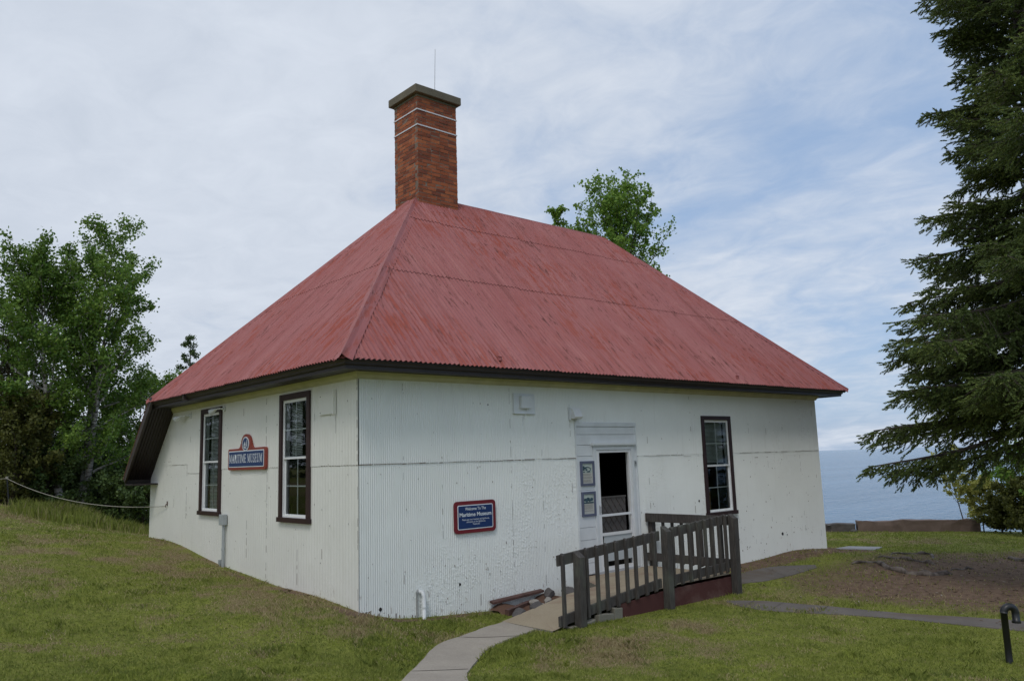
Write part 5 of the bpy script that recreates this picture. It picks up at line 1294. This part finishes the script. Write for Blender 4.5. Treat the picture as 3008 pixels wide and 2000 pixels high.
# the big spruce ----------------------------------------------------
def spruce():
    D = 16.0; g = at_dist(3195, 1500, D); base = np.array([g[0], g[1], Hs(g[0], g[1])]); Hh = 19.0
    t = thing('spruce_tree', 'big dark green spruce filling the right edge of the photo', 'tree', tuple(base)); rng = np.random.default_rng(77); rd = random.Random(77)
    wood = MB(); wood.tube([base+np.array([0, 0, z]) for z in (-.3, .3, 3, 8, 13, Hh)], [.34, .25, .21, .15, .09, .02], 12); wood.build('trunk', M_BARK, t, smooth=True)
    br = MB(); S0 = []; SD_ = []
    left = -cR.copy(); left[2] = 0; left = unit(left); fwd = np.array([cF[0], cF[1], 0]); fwd = unit(fwd)
    def Lh(h): return 4.3*(1-max(0, h-1.5)/(Hh+1.5-1.5))**.62
    brs = []
    # explicit branches whose tips make the outline seen in the photo
    for (u, v, droop) in ((2552, 1372, .55), (2622, 1385, .5), (2566, 1265, .35), (2650, 1150, .3), (2665, 890, .3), (2700, 760, .35), (2640, 1000, .35), (2725, 640, .3), (2805, 560, .25), (2720, 340, .28), (2790, 450, .2), (2800, 110, .3), (2715, 5, .3), (2760, 90, .3), (2620, 1060, .4), (2800, 1175, .3), (2900, 1265, .35), (2860, 1200, .3), (2870, 930, .3), (2760, 1210, .35), (2995, 1330, .45), (2810, 230, .25), (2840, 700, .25)):
        for off in (0.0,):
            tipp = at_dist(u, v, D-rd.uniform(-.2, 1.0)); brs.append((None, tipp, droop))
    nb = 240
    for i in range(nb):
        h = 2.7+(Hh-3.4)*((i+rd.random())/nb)**1.25; az = i*2.399+rd.uniform(-.4, .4)
        L = Lh(h)*rd.uniform(.60, .92); a = np.array([math.cos(az), math.sin(az), 0]); dr = rd.uniform(.18, .42)*(1.15-h/Hh)
        brs.append((h, base+np.array([0, 0, h])+a*L+np.array([0, 0, -dr*L*.75]), dr))
    OV = [-400, 0, 60, 150, 260, 330, 420, 520, 640, 760, 890, 1000, 1060, 1150, 1265, 1372, 1420, 1520]; OU = [2760, 2715, 2770, 2800, 2790, 2715, 2800, 2810, 2730, 2700, 2665, 2640, 2620, 2645, 2570, 2552, 2640, 3000]
    for h, tip, dr in brs:
        tip = np.array(tip)
        if h is not None:      # keep ordinary boughs inside the crown's outline
            for _ in range(12):
                d_ = tip-CC; zf_ = d_ @ cF; uu = 1504+CF*(d_ @ cR)/zf_; vv = 1000-CF*(d_ @ cU)/zf_
                if zf_ < 1 or (uu > np.interp(vv, OV, OU)+40 and vv < (1280 if uu < 2640 else 1175)): break
                rt = base+np.array([0, 0, h]); tip = rt+(tip-rt)*.90+np.array([0, 0, .03])
            if math.hypot(*(tip-base)[:2]) < .6: continue
        tip = np.array(tip); hv = tip-base; Lr = math.hypot(hv[0], hv[1])
        if h is None: h = min(Hh-.8, hv[2]+dr*Lr*.75)
        st = base+np.array([0, 0, h]); K = 9; pts = []
        for k in range(K+1):
            q = k/K; p = st*(1-q)+tip*q; p = p+np.array([0, 0, -.16*Lr*dr*math.sin(PI*q)*(1.3-1.0*q)+.10*Lr*dr*q**3-.10*Lr*dr]) if k else p; pts.append(p)
        pts = np.array(pts); br.tube(pts, [.040*(1-.85*k/K)*min(1, Lr/2.5)+.004 for k in range(K+1)], 5, cap=False)
        dirx = unit(tip-st); side = unit(np.cross(dirx, [0, 0, 1.0])); bvar = rd.uniform(.65, 1.35); hang = rd.uniform(.4, 1.15); vis = (tip-CC) @ cR/((tip-CC) @ cF) < .70; ns = int(Lr*(21 if vis else 7))+3
        for s in range(ns):
            q = .16+.84*(s+rd.random())/ns; i = min(K-1, int(q*K)); f_ = q*K-i; p = pts[i]*(1-f_)+pts[i+1]*f_
            sg = 1 if s % 2 else -1; bl = (.66*(1-q)**.55+.20)*min(1, Lr/2.6)*rd.uniform(.5, 1.3)*bvar
            bd = unit(dirx*rd.uniform(.5, 1.0)+side*sg*rd.uniform(.4, 1.0)+np.array([0, 0, rd.uniform(-1.0, .15)*hang]))
            nsp = max(3, int(bl/.058)); e = p+bd*bl; br.tube([p, e], [.006, .003], 3, cap=False)
            bs = unit(np.cross(bd, [0, 0, 1.0]))
            for w in range(nsp):
                qq = (w+.6)/nsp; c = p+bd*bl*qq+np.array([0, 0, -.10*bl*qq*qq]); d = unit(bd*.9+bs*(rd.choice((-1, 1))*rd.uniform(.2, 1.0))+np.array([0, 0, rd.uniform(-.75, .35)]))
                S0.append(c); SD_.append(d)
            S0.append(e); SD_.append(unit(bd+np.array([0, 0, .2])))
    br.build('branches', M_BARK, t)
    S0 = np.array(S0); SD2 = np.array(SD_); n = len(S0); NN = 12; L = rng.uniform(.09, .17, n)
    a = unit(np.cross(SD2, rng.normal(size=(n, 3)))); b = np.cross(SD2, a); V = []; 
    for k in range(NN):
        q = (k+.2)/NN; th = k*2.4+rng.uniform(-.4, .4, n); rad_ = (np.cos(th)[:, None]*a+np.sin(th)[:, None]*b)
        p = S0+SD2*(L*q)[:, None]; nl = .044*(1-.35*q); tipn = p+rad_*nl*.72+SD2*nl*1.15; wv = np.cross(rad_, SD2)*.0125
        V.append(np.stack([p+wv, p-wv, tipn], 1))
    V = np.stack(V, 1).reshape(-1, 3); F = np.arange(len(V)).reshape(-1, 3)
    np_mesh('crown', V, F, M_SPRUCE, t); print('spruce sprigs', n, 'tris', len(F))
spruce()

# ------------------------------------------------------------------ grass
def mat_grass():
    t = NT('grass_blades'); g = t.n('ShaderNodeNewGeometry'); a2 = t.n('ShaderNodeAttribute'); a2.attribute_name = 'dry'
    rn = g.outputs['Random Per Island']
    green = t.ramp(rn, (0., (.19, .235, .040)), (.5, (.305, .355, .060)), (1., (.44, .475, .115)))
    green = t.mix(t.ramp(t.noise(1.2, 6, .6), (.4, 0.), (.65, .7)), green, (.235, .28, .066))
    green = t.mix(t.ramp(t.noise(5.5, 5, .7), (.42, 0.), (.62, .75)), green, (.115, .155, .040))
    green = t.mix(t.ramp(t.noise(.6, 4, .6, loc=(4, 2, 0)), (.45, 0.), (.65, .5)), green, (.23, .255, .055))
    straw = t.ramp(rn, (0., (.24, .18, .09)), (.6, (.37, .30, .16)), (1., (.50, .42, .24)))
    f = t.ramp(t.math('ADD', t.math('MULTIPLY', a2.outputs['Fac'], 1.0), t.math('MULTIPLY', t.math('SUBTRACT', rn, .5), .9)), (.42, 0.), (.62, 1.))
    col = t.mix(f, green, straw); t.fin(col, .7, spec=.15)
    tr = t.n('ShaderNodeBsdfTranslucent'); t.l(col, tr.inputs[0]); mx = t.n('ShaderNodeMixShader'); mx.inputs[0].default_value = .3
    t.l(t.b.outputs[0], mx.inputs[1]); t.l(tr.outputs[0], mx.inputs[2]); t.l(mx.outputs[0], t.out.inputs[0]); return t.m
M_GRASS = mat_grass()
pathpoly = [tuple(p) for p in PLx]+[tuple(p) for p in PRx[::-1]]
def blades(name, X, Y, h, w, dr, lean, kindtag=True, label=None):
    n = len(X); Z = H(X, Y); rng = RG; th = rng.uniform(0, 2*PI, n); hh = h*rng.uniform(.5, 1.3, n); ln = rng.normal(size=(n, 2))*lean*hh[:, None]
    P = np.stack([X, Y, Z-.004], -1); wv = np.stack([np.cos(th)*w*.5, np.sin(th)*w*.5, np.zeros(n)], -1)
    tip = P+np.stack([ln[:, 0], ln[:, 1], hh], -1); md = P+(tip-P)*.55-np.stack([ln[:, 0]*.18, ln[:, 1]*.18, -hh*.06], -1)
    V = np.stack([P-wv, P+wv, md+wv*.7, tip, md-wv*.7], 1).reshape(-1, 3); F = np.arange(5*n).reshape(n, 5)
    o = np_mesh(name, V, F, M_GRASS, attr={'dry': np.repeat(dr, 5)}); tag(o, label, 'grass', kind='stuff'); return o
def scatter(n, r0, r1):
    az = CY+RG.uniform(-.68, .66, n); r = r0*(r1/r0)**RG.random(n)
    return CC[0]+np.cos(az)*r, CC[1]+np.sin(az)*r, r
X, Y, Rr = scatter(640000, 5.0, 34.0)
ok = ~((X > -.03) & (X < BW+.02) & (Y > -.03) & (Y < AW)) & ~pip(X, Y, pathpoly) & ~((X > 1.68) & (X < 5.53) & (Y > -1.66) & (Y < -.62)) & ~((X > 2.0) & (X < 5.53) & (Y > -1.66) & (Y < 0)) & ~((X > 2.0) & (X < 3.9) & (Y > -.7) & (Y < 0)) & ((X*SHN[0]+Y*SHN[1]-SH0) < -.05)
for poly in ([(2135, 1765), (2230, 1764), (2330, 1772), (2500, 1787), (2700, 1806), (2850, 1812), (3080, 1830), (3080, 1862), (2820, 1836), (2640, 1818), (2480, 1806), (2330, 1800), (2200, 1790)], [(2150, 1690), (2240, 1668), (2395, 1660), (2400, 1668), (2330, 1690), (2250, 1708), (2172, 1716)]):
    pp = [tuple(zg(*q)[:2]) for q in poly]; ok &= ~pip(X, Y, pp) | (RG.random(len(X)) < .75*smooth(.55, .8, vnoise(X, Y, .3, 17)))
cp = [tuple(p[:2]) for p in slabc]; ok &= ~pip(X, Y, cp)
wr_ = wear(X, Y); ok &= RG.random(len(X)) > np.clip((wr_+(vnoise(X, Y, .22, 15)-.5)*.5)*1.1-.08, 0, .97)
X, Y, Rr = X[ok], Y[ok], Rr[ok]; dr = dry(X, Y)+wear(X, Y)*.25
lush = .45+.9*vnoise(X, Y, .5, 9)*vnoise(X, Y, 1.7, 10)+.8*smooth(.68, .92, vnoise(X, Y, .21, 19))*smooth(.3, .7, vnoise(X, Y, 1.3, 20))
blades('lawn_grass', X, Y, (.036+.0006*Rr)*lush, .0045+.00042*Rr, dr, .55, label='short mown grass covering the lawn around the building')
# taller tufts along the crest and by the far corner
n = 24000; q = RG.random(n); A0 = at_dist(145, 1450, 22.5)[:2]; A1 = at_dist(436, 1450, 19.8)[:2]
X = A0[0]+(A1[0]-A0[0])*q+RG.normal(size=n)*.35; Y = A0[1]+(A1[1]-A0[1])*q+RG.normal(size=n)*.55+.4
k = ~((X > -.05) & (Y < AW+.05)); X, Y, q = X[k], Y[k], q[k]
blades('tall_grass', X, Y, np.where(q > .05, .40, .2)*(1-.45*q)*(.3+.9*vnoise(X, Y, .6, 12)), .012, np.clip(dry(X, Y)*.4, 0, 1), .25, label='uncut tall grass along the crest of the hill on the left')
# brown litter of needles, cones and chips
n = 26000; X = RG.uniform(-1, 17, n); Y = RG.uniform(-10, 8, n); wz = wear(X, Y); k = (RG.random(n) < wz*.8) & ~((X > -.02) & (Y > -.02)) & ~((X > 1.4) & (X < 5.6) & (Y > -1.7)); X, Y = X[k], Y[k]
Z = H(X, Y); n = len(X); th = RG.uniform(0, 2*PI, n); L = RG.uniform(.012, .05, n); wd = RG.uniform(.004, .014, n); d = np.stack([np.cos(th)*L, np.sin(th)*L, RG.normal(size=n)*.006], -1); s = np.stack([-np.sin(th)*wd, np.cos(th)*wd, RG.normal(size=n)*.004], -1)
P = np.stack([X, Y, Z+.012], -1); V = np.stack([P-d-s*.3, P-d*.2+s, P+d, P-s], 1).reshape(-1, 3)
def mat_litter():
    t = NT('litter'); g = t.n('ShaderNodeNewGeometry'); return t.fin(t.ramp(g.outputs['Random Per Island'], (0., (.05, .03, .02)), (.6, (.13, .085, .055)), (.93, (.20, .15, .10)), (1., (.42, .38, .32))), .9)
tag(np_mesh('leaf_litter', V, np.arange(4*n).reshape(n, 4), mat_litter()), 'brown needle and bark litter on the bare earth', 'litter', kind='stuff')
